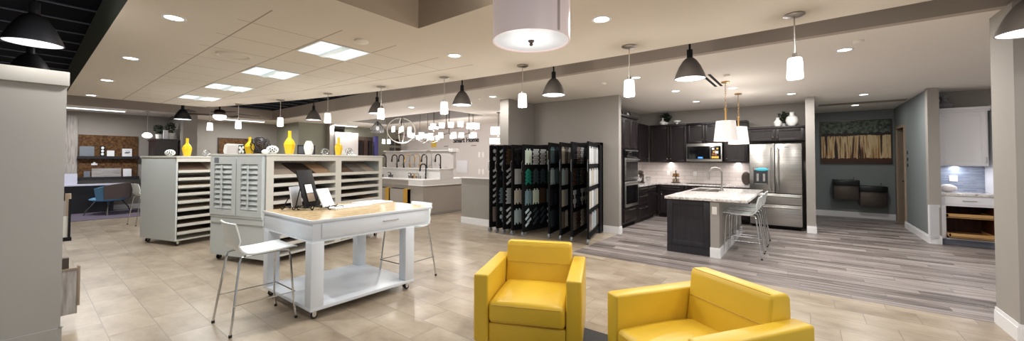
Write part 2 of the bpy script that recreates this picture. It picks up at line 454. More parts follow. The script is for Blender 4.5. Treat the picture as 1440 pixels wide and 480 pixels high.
def arc(r, y0, y1, n):
    return [(ARC_C[0] + math.sqrt(r * r - (y0 + (y1 - y0) * k / n - ARC_C[1]) ** 2), y0 + (y1 - y0) * k / n) for k in range(n + 1)]
b = MB(); b.prism([(.48, 2.88), (2.27, 2.88), (2.27, 1.95), (2.36, 1.95), (2.36, -3.5)] + arc(ARC_R, -3.5, 11.3, 48) + [(.48, 11.3)], ZC, ZD - .005)
# outer faces of the hanging ceiling carry their own paints
for f in b.bm.faces:
    f.normal_update(); c = f.calc_center_median()
    if abs(f.normal.z) < .5:
        if c.x < .5: f.material_index = 1
        elif c.x < 2.4 and c.y < 3: f.material_index = 2
struct('ceiling', b, ['ceil', 'soffit_green', 'recess'])
b = MB()
b.prism([(5.29, -7), (14.5, -7), (14.5, 7.62), (5.29, 7.62)], ZK, ZK + .04)
b.prism([(5.29, 7.62), (7.08, 7.62), (7.08, 13), (5.29, 13)], ZK, ZK + .04)
b.prism([(8.7, 7.62), (14.5, 7.62), (14.5, 17), (8.7, 17)], ZK, ZK + .04)
b.prism([(5.29, 13), (8.7, 13), (8.7, 17), (5.29, 17)], ZK, ZK + .04)
b.prism([(-5, 14.49), (5.29, 14.49), (5.29, 17), (-5, 17)], ZK, ZK + .04)
struct('ceiling_kitchen', b, 'ceil2')
b = MB(); b.box(7.04, 7.08, 7.58, 13.04, ZK + .04, ZD); b.box(8.7, 8.74, 7.58, 13.04, ZK + .04, ZD)
b.box(7.08, 8.7, 7.58, 7.62, ZK + .04, ZD); b.box(7.08, 8.7, 13, 13.04, ZK + .04, ZD)
struct('trim_1', b, 'wall')
b = MB(); b.box(-5, 14.5, -7, 17, ZD, ZD + .05)
for k in range(22):
    y = 3.05 + k * .655
    b.box(-4.9, 5.1, y - .018, y + .018, ZD - .012, ZD, 1)
struct('ceiling_deck', b, ['deck', 'deck_rib'])
b = MB(); b.box(5.2, 5.3, -7, 14.4, ZK - .001, ZD); struct('trim_2', b, 'beam')
b = MB(); b.box(-5, 5.2, 14.4, 14.5, ZK - .001, ZD); struct('trim_3', b, 'beam')

# walls
struct('wall_left', box1(-5, -4.9, 2.5, 17, 0, ZD), 'wall')
struct('wall_back', box1(-5, 12, 16.2, 16.3, 0, ZD), 'wall')
struct('wall_back_stub', box1(2.87, 3.2, 14.45, 16.2, 0, ZK), 'wall')
b = MB(); b.box(6.02, 6.12, 14.4, 16.2, 0, ZK); b.box(6.02, 7.02, 14.3, 14.4, 0, ZK); struct('wall_green', b, 'wall_green')
struct('column_tan', box1(7.0, 7.16, 14.02, 14.32, 0, ZK), 'wall')
struct('wall_gallery_end', box1(7.9, 10.6, 14.6, 14.7, 0, ZK), 'wall_green')
struct('wall_gallery', box1(10.6, 10.7, 3.9, 14.7, 0, ZK), 'wall_white')
struct('wall_front', box1(7.47, 7.60, 3.0, 5.24, 0, ZK), 'wall')
struct('wall_pier', box1(6.5, 7.6, 5.12, 5.36, 0, ZK), 'wall')
b = MB(); b.box(6.5, 6.62, 5.36, 6.56, 0, 1.07); b.box(6.47, 6.65, 5.36, 6.59, 1.07, 1.095, 1); struct('wall_half', b, ['wall', 'white_trim'])
struct('wall_kitchen_left', box1(7.6, 11.1, 3.75, 3.87, 0, ZK), 'wall')
struct('wall_kitchen_back', box1(11.0, 11.12, -.19, 3.75, 0, ZK), 'wall')
struct('column_fridge', box1(10.08, 11.12, -.19, -.04, 0, ZK), 'wall')
struct('wall_niche', box1(13.65, 13.8, -2.2, 1, 0, ZK), 'wall_blue')
struct('wall_niche_left', box1(11.12, 13.65, -.19, -.04, 0, ZK), 'wall_blue')
b = MB(); b.box(10.36, 12.38, -1.97, -1.85, 0, ZK, 0); b.box(13.26, 13.65, -1.97, -1.85, 0, ZK, 0); b.box(12.38, 13.26, -1.97, -1.85, 2.3, ZK, 0)
b.box(10.2, 10.36, -1.97, -1.82, 0, ZK, 1)
struct('wall_hall', b, ['wall_blue', 'wall'])
struct('wall_hutch', box1(10.96, 11.08, -3.4, -1.97, 0, ZK), 'wall')
struct('wall_right', box1(5.09, 5.58, -3.6, -1.41, 0, ZK), 'wall')

# baseboards: plinth with a stepped cap
def base_run(name, pts, side, h=.15):
    b = MB()
    for (x0, y0), (x1, y1) in zip(pts, pts[1:]):
        d = Vector((x1 - x0, y1 - y0, 0)); L = d.length; a = math.atan2(d.y, d.x)
        b.M = Matrix.Translation((x0, y0, 0)) @ Matrix.Rotation(a, 4, 'Z')
        t = .016 * side
        b.box(-.0, L, min(0, t), max(0, t), 0, h - .03); t2 = .010 * side
        b.box(-.0, L, min(0, t2), max(0, t2), h - .03, h)
        b.M = None
    return struct(name, b, 'white_trim')
base_run('baseboard_front', [(7.615, 3.0), (7.47, 3.0), (7.47, 5.12), (6.5, 5.12), (6.5, 6.56), (6.62, 6.56)], 1 * -1 * -1)
base_run('baseboard_column', [(11.1, -.19), (10.08, -.19), (10.08, -.04)], 1)
base_run('baseboard_niche', [(13.65, -1.85), (13.65, -.19), (11.12, -.19)], 1)
base_run('baseboard_hall', [(10.2, -1.97), (10.2, -1.82), (12.30, -1.82)], 1)
base_run('baseboard_right', [(5.09, -3.6), (5.09, -1.41), (5.58, -1.41), (5.58, -3.6)], 1)
base_run('baseboard_back', [(2.87, 16.2), (-4.9, 16.2)], 1)

# hall door, ajar, with tan frame
d = thing('door_1', 'tan framed hallway door standing ajar beside the drinking fountains', 'door', (12.82, -1.85, 0)); d['kind'] = 'structure'
b = MB(); b.box(-.50, -.44, -.13, .03, 0, 2.36); b.box(.44, .50, -.13, .03, 0, 2.36); b.box(-.44, .44, -.13, .03, 2.30, 2.36)
b.build('door_frame', 'door_tan', d)
b = MB(); b.M = Matrix.Translation((-.43, -.10, 0)) @ Matrix.Rotation(R(-9), 4, 'Z'); b.box(0, .84, -.022, .022, .01, 2.29); b.build('door_leaf', 'door_dark', d)
b = MB(); b.cyl((-.34, -.06, 1.05), (-.34, .045, 1.05), .02); b.tube([(-.34, .045, 1.05), (-.30, .05, 1.05), (-.22, .05, 1.05)], .011); b.build('door_handle', 'chrome', d)

# ------------------------------------------------------------------ left display unit (near edge of the frame)
t = thing('display_unit', 'tall grey display unit with a white cornice at the left edge', 'display unit', (.212, 4.8, 0))
box1(-1.6, 0, 0, .95, .13, 2.10).build('body', 'display', t)
box1(-1.65, .012, -.035, 1.0, 2.10, 2.215, bev=.004).build('cornice', 'display_trim', t)
b = MB(); b.box(-1.6, .008, -.01, .96, 0, .13); b.sph((.004, -.004, .135), .012); b.build('plinth', 'display', t)
# sample boards held on the unit's right side
t = thing('leaning_board', 'grey wood look flooring panel standing low against the grey display unit', 'sample', (.225, 5.28, 0))
b = MB(); b.M = Matrix.Rotation(R(-3), 4, 'X'); b.box(0, .105, 0, .02, .09, .49); b.build('panel', 'grey_plank', t)
b = MB(); b.M = Matrix.Rotation(R(-3), 4, 'X'); b.box(.105, .12, -.01, .10, .16, .515); b.box(0, .105, -.01, .06, .49, .505); b.build('frame', 'door_tan', t)
tag(box1(.225, .275, 5.30, 5.36, .507, .60).build('tile_sample', 'steel_dark'), 'small bronze tile sample on top of the grey leaning panel', 'sample')
t = thing('sample_rack', 'black framed tile sample and brown board hung above the grey flooring panel', 'sample rack', (.215, 5.85, 0))
box1(0, .075, 0, .02, .72, .93).build('board', 'cab', t); box1(0, .06, .0, .02, .935, 1.08).build('board', 'wall', t)
b = MB(); b.box(0, .10, -.012, .03, .68, .715); b.box(.076, .092, -.012, .03, .715, 1.10); b.box(0, .05, -.012, .05, 1.085, 1.17); b.build('frame', 'black', t)
box1(.055, .105, .25, .28, .78, 1.14, bev=.004).build('brown_board', 'door_tan', t)

# ------------------------------------------------------------------ yellow armchairs
def armchair(loc, rz, label):
    t = thing('armchair', label, 'armchair', loc, rz, 'yellow leather armchairs')
    W, D, AH = .845, .775, .60; AT = .118
    for s, y0 in (('L', -AT), ('R', -W)):
        a = MB(); a.box(0, D, y0, y0 + AT, .07, AH, bev=.016, seg=3)
        ao = a.build('arm', 'leather', t)
        e = MB(); yo = y0 + .012 if s == 'R' else y0 + AT - .012
        e.tube([(.016, y0 + .014, AH - .02), (.012, y0 + .014, .1)], .0025, 5); e.tube([(.014, y0 + AT - .014, AH - .02), (.012, y0 + AT - .014, .1)], .0025, 5)
        e.tube([(.02, yo, AH - .004), (D - .02, yo, AH - .004)], .0022, 5)
        e.build('piping', 'seam', ao)
    a = MB(); a.box(.02, D - .08, -W + AT + .002, -AT - .002, .07, .222, bev=.012); a.build('base_panel', 'leather', t)
    # seat cushion: domed
    a = MB(); vs = a.box(-.012, D - .17, -W + AT + .004, -AT - .004, .225, .395, bev=.04, seg=4)
    bmesh.ops.subdivide_edges(a.bm, edges=[e for e in a.bm.edges if e.calc_length() > .2], cuts=5, use_grid_fill=True)
    for v in a.bm.verts:
        if v.co.z > .37:
            u = (v.co.x + .012) / (D - .158); w = (v.co.y + W - AT) / (W - 2 * AT)
            v.co.z += .028 * math.sin(PI * min(1, max(0, u))) ** .6 * math.sin(PI * min(1, max(0, w))) ** .6
    so = a.build('seat_cushion', 'leather', t)
    a = MB(); a.tube([(-.0105, -W + .16, .372), (-.0105, -.16, .372)], .003, 5); a.tube([(-.0105, -W + .16, .250), (-.0105, -.16, .250)], .003, 5); a.build('piping', 'seam', so)
    # back: sloped wedge, higher than the arms
    a = MB(); n = 8; y0, y1 = -W + AT + .006, -AT - .006
    prof = [(D - .20, .40), (D - .165, .72), (D - .145, .742), (D - .03, .735), (D - .005, .71), (D, .40), (D - .01, .12), (D - .2, .12)]
    a.prism([(p[0], p[1]) for p in prof], y0, y1, axis='Y')
    bmesh.ops.bevel(a.bm, geom=[e for e in a.bm.edges], offset=.02, segments=4, profile=.5, affect='EDGES')
    bo = a.build('backrest', 'leather', t)
    a = MB(); a.tube([(D - .1835, y0 + .01, .56), (D - .1835, y1 - .01, .56)], .0028, 5)
    a.tube([(D - .150, y0 + .02, .7365), (D - .150, y1 - .02, .7365)], .0028, 5); a.build('piping', 'seam', bo)
    for x in (.06, D - .06):
        for y in (-.07, -W + .07):
            a = MB(); a.cyl((x, y, 0), (x, y, .075), .018, .022); a.build('leg', 'black', t)
    return t
armchair((2.20, 2.08, 0), R(24.5), 'yellow leather armchair facing the camera, nearest the white work table')
armchair((2.49, 1.09, 0), R(-33.5), 'yellow leather armchair turned sideways, nearest the kitchen floor')
tag(box1(-.6, 3.10, -1.6, 1.62, 0.0, .006).build('area_rug', 'rug'), 'dark charcoal rug between the two yellow armchairs', 'rug')

# ------------------------------------------------------------------ work table
t = thing('work_table', 'white work table on casters with a tan top and a drawer', 'table', (1.65, 3.62, 0))
LX, LY = 1.17, 1.13
b = MB(); b.box(0, 1.44, 0, LY + .05, .905, .932, 0, bev=.003); b.box(.012, 1.428, .012, LY + .038, .9315, .9335, 1)
b.build('tabletop', ['table_white', 'table_top'], t)
b = MB(); b.box(.015, 1.40, .015, LY + .03, .735, .905, bev=.003); b.box(.008, 1.41, .008, LY + .04, .722, .735); b.build('apron', 'table_white', t)
dr = box1(.10, 1.32, .006, .015, .752, .892, bev=.002).build('drawer', 'table_white', t)
b = MB(); b.tube([(.76, .006, .838), (.76, -.016, .838), (.94, -.016, .838), (.94, .006, .838)], .005, 8); b.build('handle', 'nickel', dr)
for x in (0.0, LX - .12):
    for y in (0.0, LY - .12):
        box1(x, x + .12, y, y + .12, .115, .722, bev=.003).build('leg', 'table_white', t)
box1(0, LX, 0, LY, .085, .118, bev=.003).build('lower_shelf', 'table_white', t)
def caster(par, x, y, top, r=.03, mat='rubber'):
    b = MB(); b.cyl((x, y - .011, r), (x, y + .011, r), r, n=16, mat=0); b.cyl((x, y - .013, r), (x, y + .013, r), r * .45, n=12, mat=1)
    b.box(x - .022, x + .015, y - .018, y - .013, r, top, 1); b.box(x - .022, x + .015, y + .013, y + .018, r, top, 1); b.box(x - .025, x + .025, y - .025, y + .025, top - .006, top, 1)
    return b.build('caster', [mat, 'chrome'], par)
for x in (.06, LX - .06):
    for y in (.06, LY - .06): caster(t, x, y, .085)

# ------------------------------------------------------------------ stools: x = facing direction
def stool_proto(label, group):
    t = thing('bar_stool', label, 'stool', (0, 0, 0), 0, group)
    prof = [(.27, .672), (.255, .678), (.20, .676), (.10, .668), (0, .664), (-.09, .664), (-.14, .672), (-.175, .70), (-.196, .74), (-.207, .79), (-.222, .86), (-.24, .925), (-.246, .945)]
    b = MB(); rows = []
    for i, (x, z) in enumerate(prof):
        row = []
        for j in range(9):
            u = -1 + 2 * j / 8
            w = .205 if i < 8 else .195
            cup = .022 * u * u * (1 if i > 8 else .0)
            lift = .006 * u * u if i <= 8 else 0
            row.append((x + cup, u * w, z + lift))
        rows.append(row)
    b.sheet(rows, .012); so = b.build('seat_shell', 'stool', t, ang=50)
    # chrome sled: two side frames
    for s in (-1, 1):
        y = s * .17
        for nm, xe, xt in (('leg', -.265, -.19), ('leg', .255, .22)):
            b = MB(); sy = s * .235
            b.tube([(xe, sy, .012), (xe * .93, sy * .97, .15), (xt, y * 1.02, .60), (xt * .93, y, .645), (xt * .72, y, .652), (0, y, .652)], .0095, 8)
            lo = b.build(nm, 'chrome', t)
            b = MB(); b.cyl((xe, sy, 0), (xe, sy, .022), .013, n=10); b.build('rubber_foot', 'rubber', lo)
    b = MB()
    for s in (-1, 1): b.tube([(-.243, s * .221, .25), (.247, s * .221, .25)], .006, 6)
    b.tube([(.247, -.221, .25), (.247, .221, .25)], .006, 6)
    b.build('footrest', 'chrome', t)
    b = MB()
    b.tube([(.16, -.17, .652), (.16, .17, .652)], .008, 6); b.tube([(-.1, -.17, .652), (-.1, .17, .652)], .008, 6)
    b.build('seat_support', 'chrome', t)
    return t
st0 = stool_proto('white shell bar stool with chrome legs in the left foreground', 'white chrome legged bar stools')
st0.location = (1.36, 4.07, 0)
dup(st0, (3.03, 4.02, 0), R(183), 'white shell bar stool behind the right end of the white work table')
dup(st0, (1.80, 12.15, 0), R(10), 'white chrome legged stool half hidden behind the left sample rack')
for i, (x, lb) in enumerate(((7.10, 'white island stool with thin chrome legs, nearest the camera'), (7.74, 'middle white island stool between the other two'), (8.38, 'white island stool nearest the stainless refrigerator'))):
    dup(st0, (x, .78, 0), R(90), lb)

# ------------------------------------------------------------------ things on the work table
def easel(loc, rz, label, w, h, lean, back, mat, name='display_easel'):
    t = thing(name, label, 'easel', loc, rz, None)
    b = MB(); b.M = Matrix.Rotation(R(lean), 4, 'Y')
    b.box(0, .016, -w / 2, w / 2, .03, h, bev=.003); b.M = None
    b.build('board', mat, t)
    sx = math.sin(R(lean))
    b = MB()
    for s in (-1, 1):
        y = s * w * .36
        b.tube([(sx * h * .7 - .01, y * .7, h * .62), (-.035, y, .10), (-.05, y, .02), (-.062, y, .008), (-.078, y, .014), (-.078, y, .028), (-.066, y, .03)], .005, 6)
        b.tube([(-.045, y, .035), (.03, y, .028), (.05, y, .03), (.056, y, .05)], .005, 6)
        b.tube([(sx * h * .7 + .02, y * .6, h * .68), (.13 + sx * h * .2, y * .8, .008)], .0045, 6)
    b.tube([(-.045, -w * .36, .035), (-.045, w * .36, .035)], .005, 6)
    b.build('wire_stand', 'black', t)
    return t
TZ = .9335
def table_easel(loc, rz, label, w, h, lean, mat):
    t = thing('display_easel', label, 'easel', loc, rz)
    hs = h
    b = MB(); b.M = Matrix.Translation((0, 0, .035)) @ Matrix.Rotation(R(lean), 4, 'Y')
    b.box(0, .014, -w / 2, w / 2, 0, h, bev=.003); b.M = None
    b.build('board', mat, t)
    sl = math.sin(R(lean)); cl = math.cos(R(lean))
    b = MB()
    for s in (-1, 1):
        y = s * w * .36
        # strut behind (camera side), lip in front
        b.tube([(sl * h * .75 + .022, y * .45, .035 + cl * h * .72), (sl * .35 * h + .10, y, .06), (sl * .35 * h + .115, y, .012), (sl * .35 * h + .13, y, .006), (sl * .35 * h + .145, y, .014), (sl * .35 * h + .14, y, .03)], .006, 6)
        b.tube([(sl * .35 * h + .105, y, .034), (-.035, y, .030), (-.05, y, .05)], .006, 6)
        b.tube([(-.03, y, .03), (-.04, y, .012), (-.052, y, .006), (-.064, y, .014)], .006, 6)
    b.tube([(sl * .35 * h + .105, -w * .36, .034), (sl * .35 * h + .105, w * .36, .034)], .005, 6)
    b.build('wire_stand', 'black', t)
    return t
te = table_easel((2.04, 4.44, TZ), R(122), 'tall black board on a wire easel, on the white work table', .27, .43, 16, 'black')
b = MB(); b.M = Matrix.Translation((0, 0, .035)) @ Matrix.Rotation(R(16), 4, 'Y'); b.box(-.003, 0, -.07, .08, .05, .27); b.box(-.005, -.003, -.055, .065, .16, .26, 1); b.box(-.005, -.003, -.055, .065, .06, .155, 2); b.build('opening_panel', ['black_soft', 'card', 'door_tan'], te)
table_easel((1.93, 4.58, TZ), R(122), 'white sample card on a wire easel, left of the tall black board', .17, .23, 10, 'card')
table_easel((2.17, 4.33, TZ), R(122), 'white printed card on a wire easel, right of the tall black board', .22, .22, 24, 'card')
t = thing('sample_tray', 'long white sample slab lying on the white work table, nearer the easels', 'sample', (2.42, 4.33, TZ), R(6))
box1(-.27, .22, -.12, .14, 0, .022, bev=.003).build('slab', 'quartz', t)
b = MB(); b.tube([(-.27, -.10, .022), (-.27, -.10, .04), (-.16, -.10, .04), (-.16, -.10, .022)], .004, 6); b.build('handle', 'black', t)
t = thing('sample_tray', 'pale sample slab at the far right of the white work table', 'sample', (2.86, 4.52, TZ), R(4))
box1(-.22, .18, -.16, .16, 0, .018, bev=.003).build('slab', 'quartz', t); box1(-.20, .16, -.14, .14, .018, .020).build('face_sheet', 'card', t)

# ------------------------------------------------------------------ sample cabinets
def ss_board(label, mat, par, u0, u1, z, d0, tilt, group):
    """a flooring sample lying on a shelf; par is the cabinet thing (for its place only)"""
    b = MB(); b.M = Matrix.Translation((0, 0, 0)) @ Matrix.Rotation(tilt, 4, 'X')
    b.box(-(u1 - u0) / 2, (u1 - u0) / 2, 0, .37, 0, .014)
    o = b.build('flooring_sample', BOARD[mat], None)
    p = Matrix.Translation(par.location) @ Matrix.Rotation(par.rotation_euler.z, 4, 'Z') @ Vector(((u0 + u1) / 2, d0, z))
    o.location = p; o.rotation_euler = (0, 0, par.rotation_euler.z)
    return tag(o, label, 'sample', group)
TONES = list(BOARD)
CZ = R(17)
def sample_cabinet(loc, label, W, Dp, H, bays, shelf_z, lip, name='sample_cabinet'):
    t = thing(name, label, 'cabinet', loc, CZ)
    b = MB(); b.box(-.015, W + .015, -.02, Dp + .015, H - .028, H, bev=.003); b.build('top', 'cab', t)
    b = MB()
    b.box(0, .025, .0, Dp, .09, H - .028, 1); b.box(W - .025, W, 0, Dp, .09, H - .028, 1)
    b.box(.025, W - .025, Dp - .02, Dp, .09, H - .028, 0); b.box(.025, W - .025, .0, Dp, .09, .11, 0)
    b.box(.025, W - .025, .43, .45, .11, H - .03, 0)
    b.box(0, W, -.006, .02, H - .10, H - .028, 0)
    b.build('carcass', ['cab', 'cab_cool'], t)
    for u0, u1 in bays[:-1]:
        nx = bays[bays.index((u0, u1)) + 1][0]
        box1(u1, nx, -.006, .43, .09, H - .10).build('divider', 'cab', t)
    u0, u1 = bays[0][0], bays[-1][1]
    if u0 > .03: box1(0, u0, -.006, .02, .09, H - .10).build('stile', 'cab', t)
    if u1 < W - .03: box1(u1, W, -.006, .02, .09, H - .10).build('stile', 'cab', t)
    for a, e in bays:
        for k, z in enumerate(shelf_z):
            b = MB(); b.box(a, e, 0, .43, z - .03, z - .016); b.box(a, e, -.008, .012, z - .048, z)
            b.build('shelf', 'cab', t)
    for x in (.08, W - .08):
        for y in (.08, Dp - .08): caster(t, x, y, .09, .036)
    return t
zA = [1.315 - .134 * k for k in range(9)]
cA = sample_cabinet((1.62, 8.56, 0), 'pale sample rack on casters, farthest left, with nine shelves', 1.05, 1.02, 1.56, [(.03, 1.02)], zA, .05)
zB = [1.285 - .126 * k for k in range(9)]
cB = sample_cabinet((2.09, 5.97, 0), 'long pale sample cabinet with a shutter display on its left end', 2.41, 1.17, 1.585, [(.11, 1.23), (1.355, 2.316)], zB, .05)
side_words = {1: ['the'], 2: ['left', 'right'], 3: ['left', 'middle', 'right']}
patt = ['pale oak', 'brown wood', 'grey wood', 'brown wood', 'dark walnut', 'tan', 'grey wood', 'dark walnut', 'brown wood', 'pale oak', 'dark walnut']
def fill(cab, bays, zs, per, where, group, seed, H):
    rnd = random.Random(seed)
    for bi, (a, e) in enumerate(bays):
        for k, z in enumerate(zs):
            n = per; w = (e - a) / n
            for j in range(n):
                tone = patt[rnd.randrange(len(patt))]
                tilt = R(27) if k == 0 else R(5)
                ss_board('%s flooring sample, %s one on the %s shelf of %s' % (tone, side_words[n][j], 'top' if k == 0 else ORD[k], where[bi]),
                         tone, cab, a + j * w + .008, a + (j + 1) * w - .008 - (0.05 if j == n - 1 else 0), z - .0155, .018, tilt, group)
fill(cA, [(.03, 1.02)], zA, 2, ['the farthest left rack'], 'flooring samples in the left rack', 3, 1.56)
fill(cB, [(.11, 1.23), (1.355, 2.316)], zB, 3, ['the long cabinet left bay', 'the long cabinet right bay'], 'flooring samples in the long cabinet', 5, 1.585)
# shutters on B's left end (local -X face)
b = MB()
b.box(-.03, 0, .03, 1.14, .655, .69, bev=.003); b.box(-.018, 0, .03, 1.14, .57, .655); b.build('ledge', 'cab_cool', cB)
for si, (v0, v1) in enumerate(((.03, .55), (.57, 1.13))):
    fr = MB()
    fr.box(-.04, 0, v0, v0 + .085, .69, 1.545); fr.box(-.04, 0, v1 - .085, v1, .69, 1.545)
    fr.box(-.04, 0, v0 + .085, v1 - .085, .69, .775); fr.box(-.04, 0, v0 + .085, v1 - .085, 1.435, 1.545)
    fo = fr.build('shutter', 'cab_cool', cB)
    for k in range(9):
        z = .812 + k * .0735
        l = MB(); l.M = Matrix.Translation((-.02, 0, z)) @ Matrix.Rotation(R(-58), 4, 'Y')
        l.box(-.034, .034, v0 + .088, v1 - .088, -.005, .005, bev=.003); l.build('louver', 'cab_cool', fo)
    l = MB(); vm = (v0 + v1) / 2; l.box(-.066, -.052, vm - .012, vm + .012, .79, 1.42); l.build('tilt_rod', 'cab_cool', fo)
    if si == 1: box1(-.042, -.04, v1 - .19, v1 - .09, 1.452, 1.53).build('tag', 'caster', fo)

# ornaments on the cabinets (placed in the cabinets' own frames)
def on_cab(cab, u, v, H):
    return Matrix.Translation(cab.location) @ Matrix.Rotation(cab.rotation_euler.z, 4, 'Z') @ Vector((u, v, H))
def vase(cab, u, v, H, h, r, label, mat='vase_yellow', neck=.30):
    b = MB(); s = h
    b.lathe([(.0, 0), (r * .62, 0), (r * .70, .04 * s), (r * .88, .25 * s), (r * 1.0, .42 * s), (r * .80, .56 * s), (r * neck * 1.15, .70 * s), (r * neck, .78 * s), (r * neck, .97 * s), (r * neck * 1.1, s), (r * neck * .7, s), (r * neck * .6, .9 * s)], 8 if mat == 'vase_yellow' else 10)
    o = b.build('vase', mat, loc=on_cab(cab, u, v, H), smooth=False)
    return tag(o, label, 'vase')
vase(cA, .319, .3, 1.56, .33, .075, 'yellow faceted bottle vase on the farthest left sample rack')
vase(cB, .012 + .06, .45, 1.585, .25, .065, 'yellow bottle vase partly behind the dark wire orb')
vase(cB, .598, .3, 1.585, .375, .085, 'tallest yellow faceted vase, left of the white vase')
vase(cB, 1.588, .3, 1.585, .33, .07, 'slim yellow bottle vase at the right of the long cabinet')
b = MB(); b.lathe([(0, 0), (.045, 0), (.055, .01), (.078, .10), (.075, .16), (.045, .225), (.03, .23), (.0, .225)], 8); tag(b.build('vase', 'white_glaze', loc=on_cab(cB, .952, .3, 1.585), smooth=False), 'white faceted vase between two yellow vases', 'vase')
def wire_orb(cab, u, v, H, r, label, mat, n, sq=1.0):
    t = thing('wire_orb', label, 'ornament', on_cab(cab, u, v, H + r * sq), 0)
    rnd = random.Random(int(r * 1000) + n)
    b = MB()
    for k in range(n):
        ax = Vector((rnd.uniform(-1, 1), rnd.uniform(-1, 1), rnd.uniform(-1, 1))).normalized()
        p = ax.orthogonal().normalized(); q = ax.cross(p)
        pts = [(p * math.cos(2 * PI * i / 20) + q * math.sin(2 * PI * i / 20)) * r for i in range(20)]
        b.tube([(x.x, x.y, x.z * sq) for x in pts], r * .055, 6, closed=True)
    b.build('wire_cage', mat, t)
    return t
wire_orb(cB, .15, .33, 1.585, .125, 'large dark open wire orb on the shutter cabinet', 'orb_dark', 13)
wire_orb(cB, 1.286, .3, 1.585, .06, 'small silver wire orb between the white vase and slim yellow vase', 'silver_orb', 8)
wire_orb(cB, 1.846, .3, 1.585, .07, 'small silver wire orb near the right end of the long cabinet', 'silver_orb', 8)
wire_orb(cA, .636, .3, 1.56, .06, 'small silver wire orb on the farthest left sample rack', 'silver_orb', 8)
def pierced(cab, u, v, H, label, rx=.075, rz=.058):
    t = thing('pierced_oval', label, 'ornament', on_cab(cab, u, v, H + rz), R(-20))
    b = MB(); b.sph((0, 0, 0), rx, rx * .5, rz, 20, 12); b.build('body', 'white_glaze', t)
    b = MB()
    for i, (dx, dz, w) in enumerate(((0, 0, .010), (-.028, .014, .010), (.028, .014, .010), (-.02, -.022, .009), (.02, -.022, .009), (0, .030, .008), (-.048, -.004, .007), (.048, -.004, .007))):
        yy = -rx * .5 * math.sqrt(max(0, 1 - (dx / rx) ** 2 - (dz / rz) ** 2))
        b.sph((dx, yy, dz), w, .004, w * 1.3, 8, 6)
    b.build('hole', 'navy_black', t)['kind'] = 'stuff'
    return t
pierced(cA, .06, .3, 1.56, 'white pierced oval ornament at the left of the farthest left rack')
pierced(cB, .20, .15, 1.585, 'white pierced oval ornament right of the dark wire orb', .08, .062)
t = thing('ceramic_box', 'white rounded open fronted ceramic piece on the shutter cabinet', 'ornament', on_cab(cB, .06, .78, 1.585), R(-52))
b = MB(); b.prism([(-.10, 0), (-.115, .04), (-.10, .13), (-.06, .155), (.02, .15), (.03, .145), (.105, .145), (.105, 0)], -.05, .05, axis='Y'); b.build('shell', 'white_glaze', t, smooth=False)
b = MB(); b.prism([(-.06, .012), (-.05, .12), (.09, .13), (.09, .012)], -.054, -.05, axis='Y'); b.build('inner_panel', 'wall_white', t, smooth=False)
t = thing('quatrefoil_block', 'small black and white cross patterned block beside yellow vase', 'ornament', on_cab(cB, .07, .6, 1.585), R(-52))
box1(-.045, .045, -.02, .02, 0, .13).build('block', 'black', t)
b = MB()
for dx, dz in ((-.022, .03), (.022, .03), (-.022, .09), (.022, .09), (0, .06)): b.sph((dx, -.021, dz), .019, .006, .024, 10, 6)
b.build('petal_motif', 'white_glaze', t)
b = MB(); b.sph((0, 0, .03), .05, .04, .035, 14, 8); tag(b.build('pebble_ornament', 'white_glaze', loc=on_cab(cB, .10, .16, 1.585)), 'small white rounded ornament below the dark wire orb', 'ornament')

# ------------------------------------------------------------------ tile display racks with swinging wings
def tile_chip(kind, w, h):
    """one sample's outline made of staggered little tiles, lying in XZ, facing -Y"""
    b = MB()
    if kind == 'herring':
        n = 4; th = h / (n + .6)
        for k in range(n):
            for s in (-1, 1):
                z = -h / 2 + th * (k + .8)
                b.M = Matrix.Translation((s * w * .21, 0, z)) @ Matrix.Rotation(s * R(38), 4, 'Y')
                b.box(-w * .27, w * .27, -.006, 0, -th * .36, th * .36)
        b.M = None
    elif kind == 'strips':
        n = 5
        for k in range(n):
            x = -w / 2 + w * (k + .5) / n; o = .05 * h * (1 if k % 2 else -1)
            b.box(x - w * .42 / n, x + w * .42 / n, -.006, 0, -h * .44 + o, h * .44 + o)
    elif kind == 'bands':
        n = 8
        for k in range(n):
            z = -h / 2 + h * (k + .5) / n; o = .06 * w * (1 if k % 2 else -1)
            b.box(-w * .44 + o, w * .44 + o, -.006, 0, z - h * .42 / n, z + h * .42 / n)
    elif kind == 'hex':
        n = 4
        for k in range(n):
            z = -h / 2 + h * (k + .5) / n
            for s in (-1, 0, 1):
                if s == 0 or k % 2:
                    x = s * w * .28
                    b.prism([(x - w * .17, z), (x - w * .08, z + h * .13), (x + w * .08, z + h * .13), (x + w * .17, z), (x + w * .08, z - h * .13), (x - w * .08, z - h * .13)], -.006, 0, axis='Y')
    elif kind == 'zig':
        n = 5
        for k in range(n):
            z = -h / 2 + h * (k + .5) / n; o = .16 * w * (1 if k % 2 else -1)
            b.M = Matrix.Translation((o, 0, z)) @ Matrix.Rotation(R(-30), 4, 'Y'); b.box(-w * .30, w * .30, -.006, 0, -h * .36 / n, h * .36 / n)
            b.M = None
    else:
        b.box(-w * .45, w * .45, -.006, 0, -h * .48, h * .48)
    return b
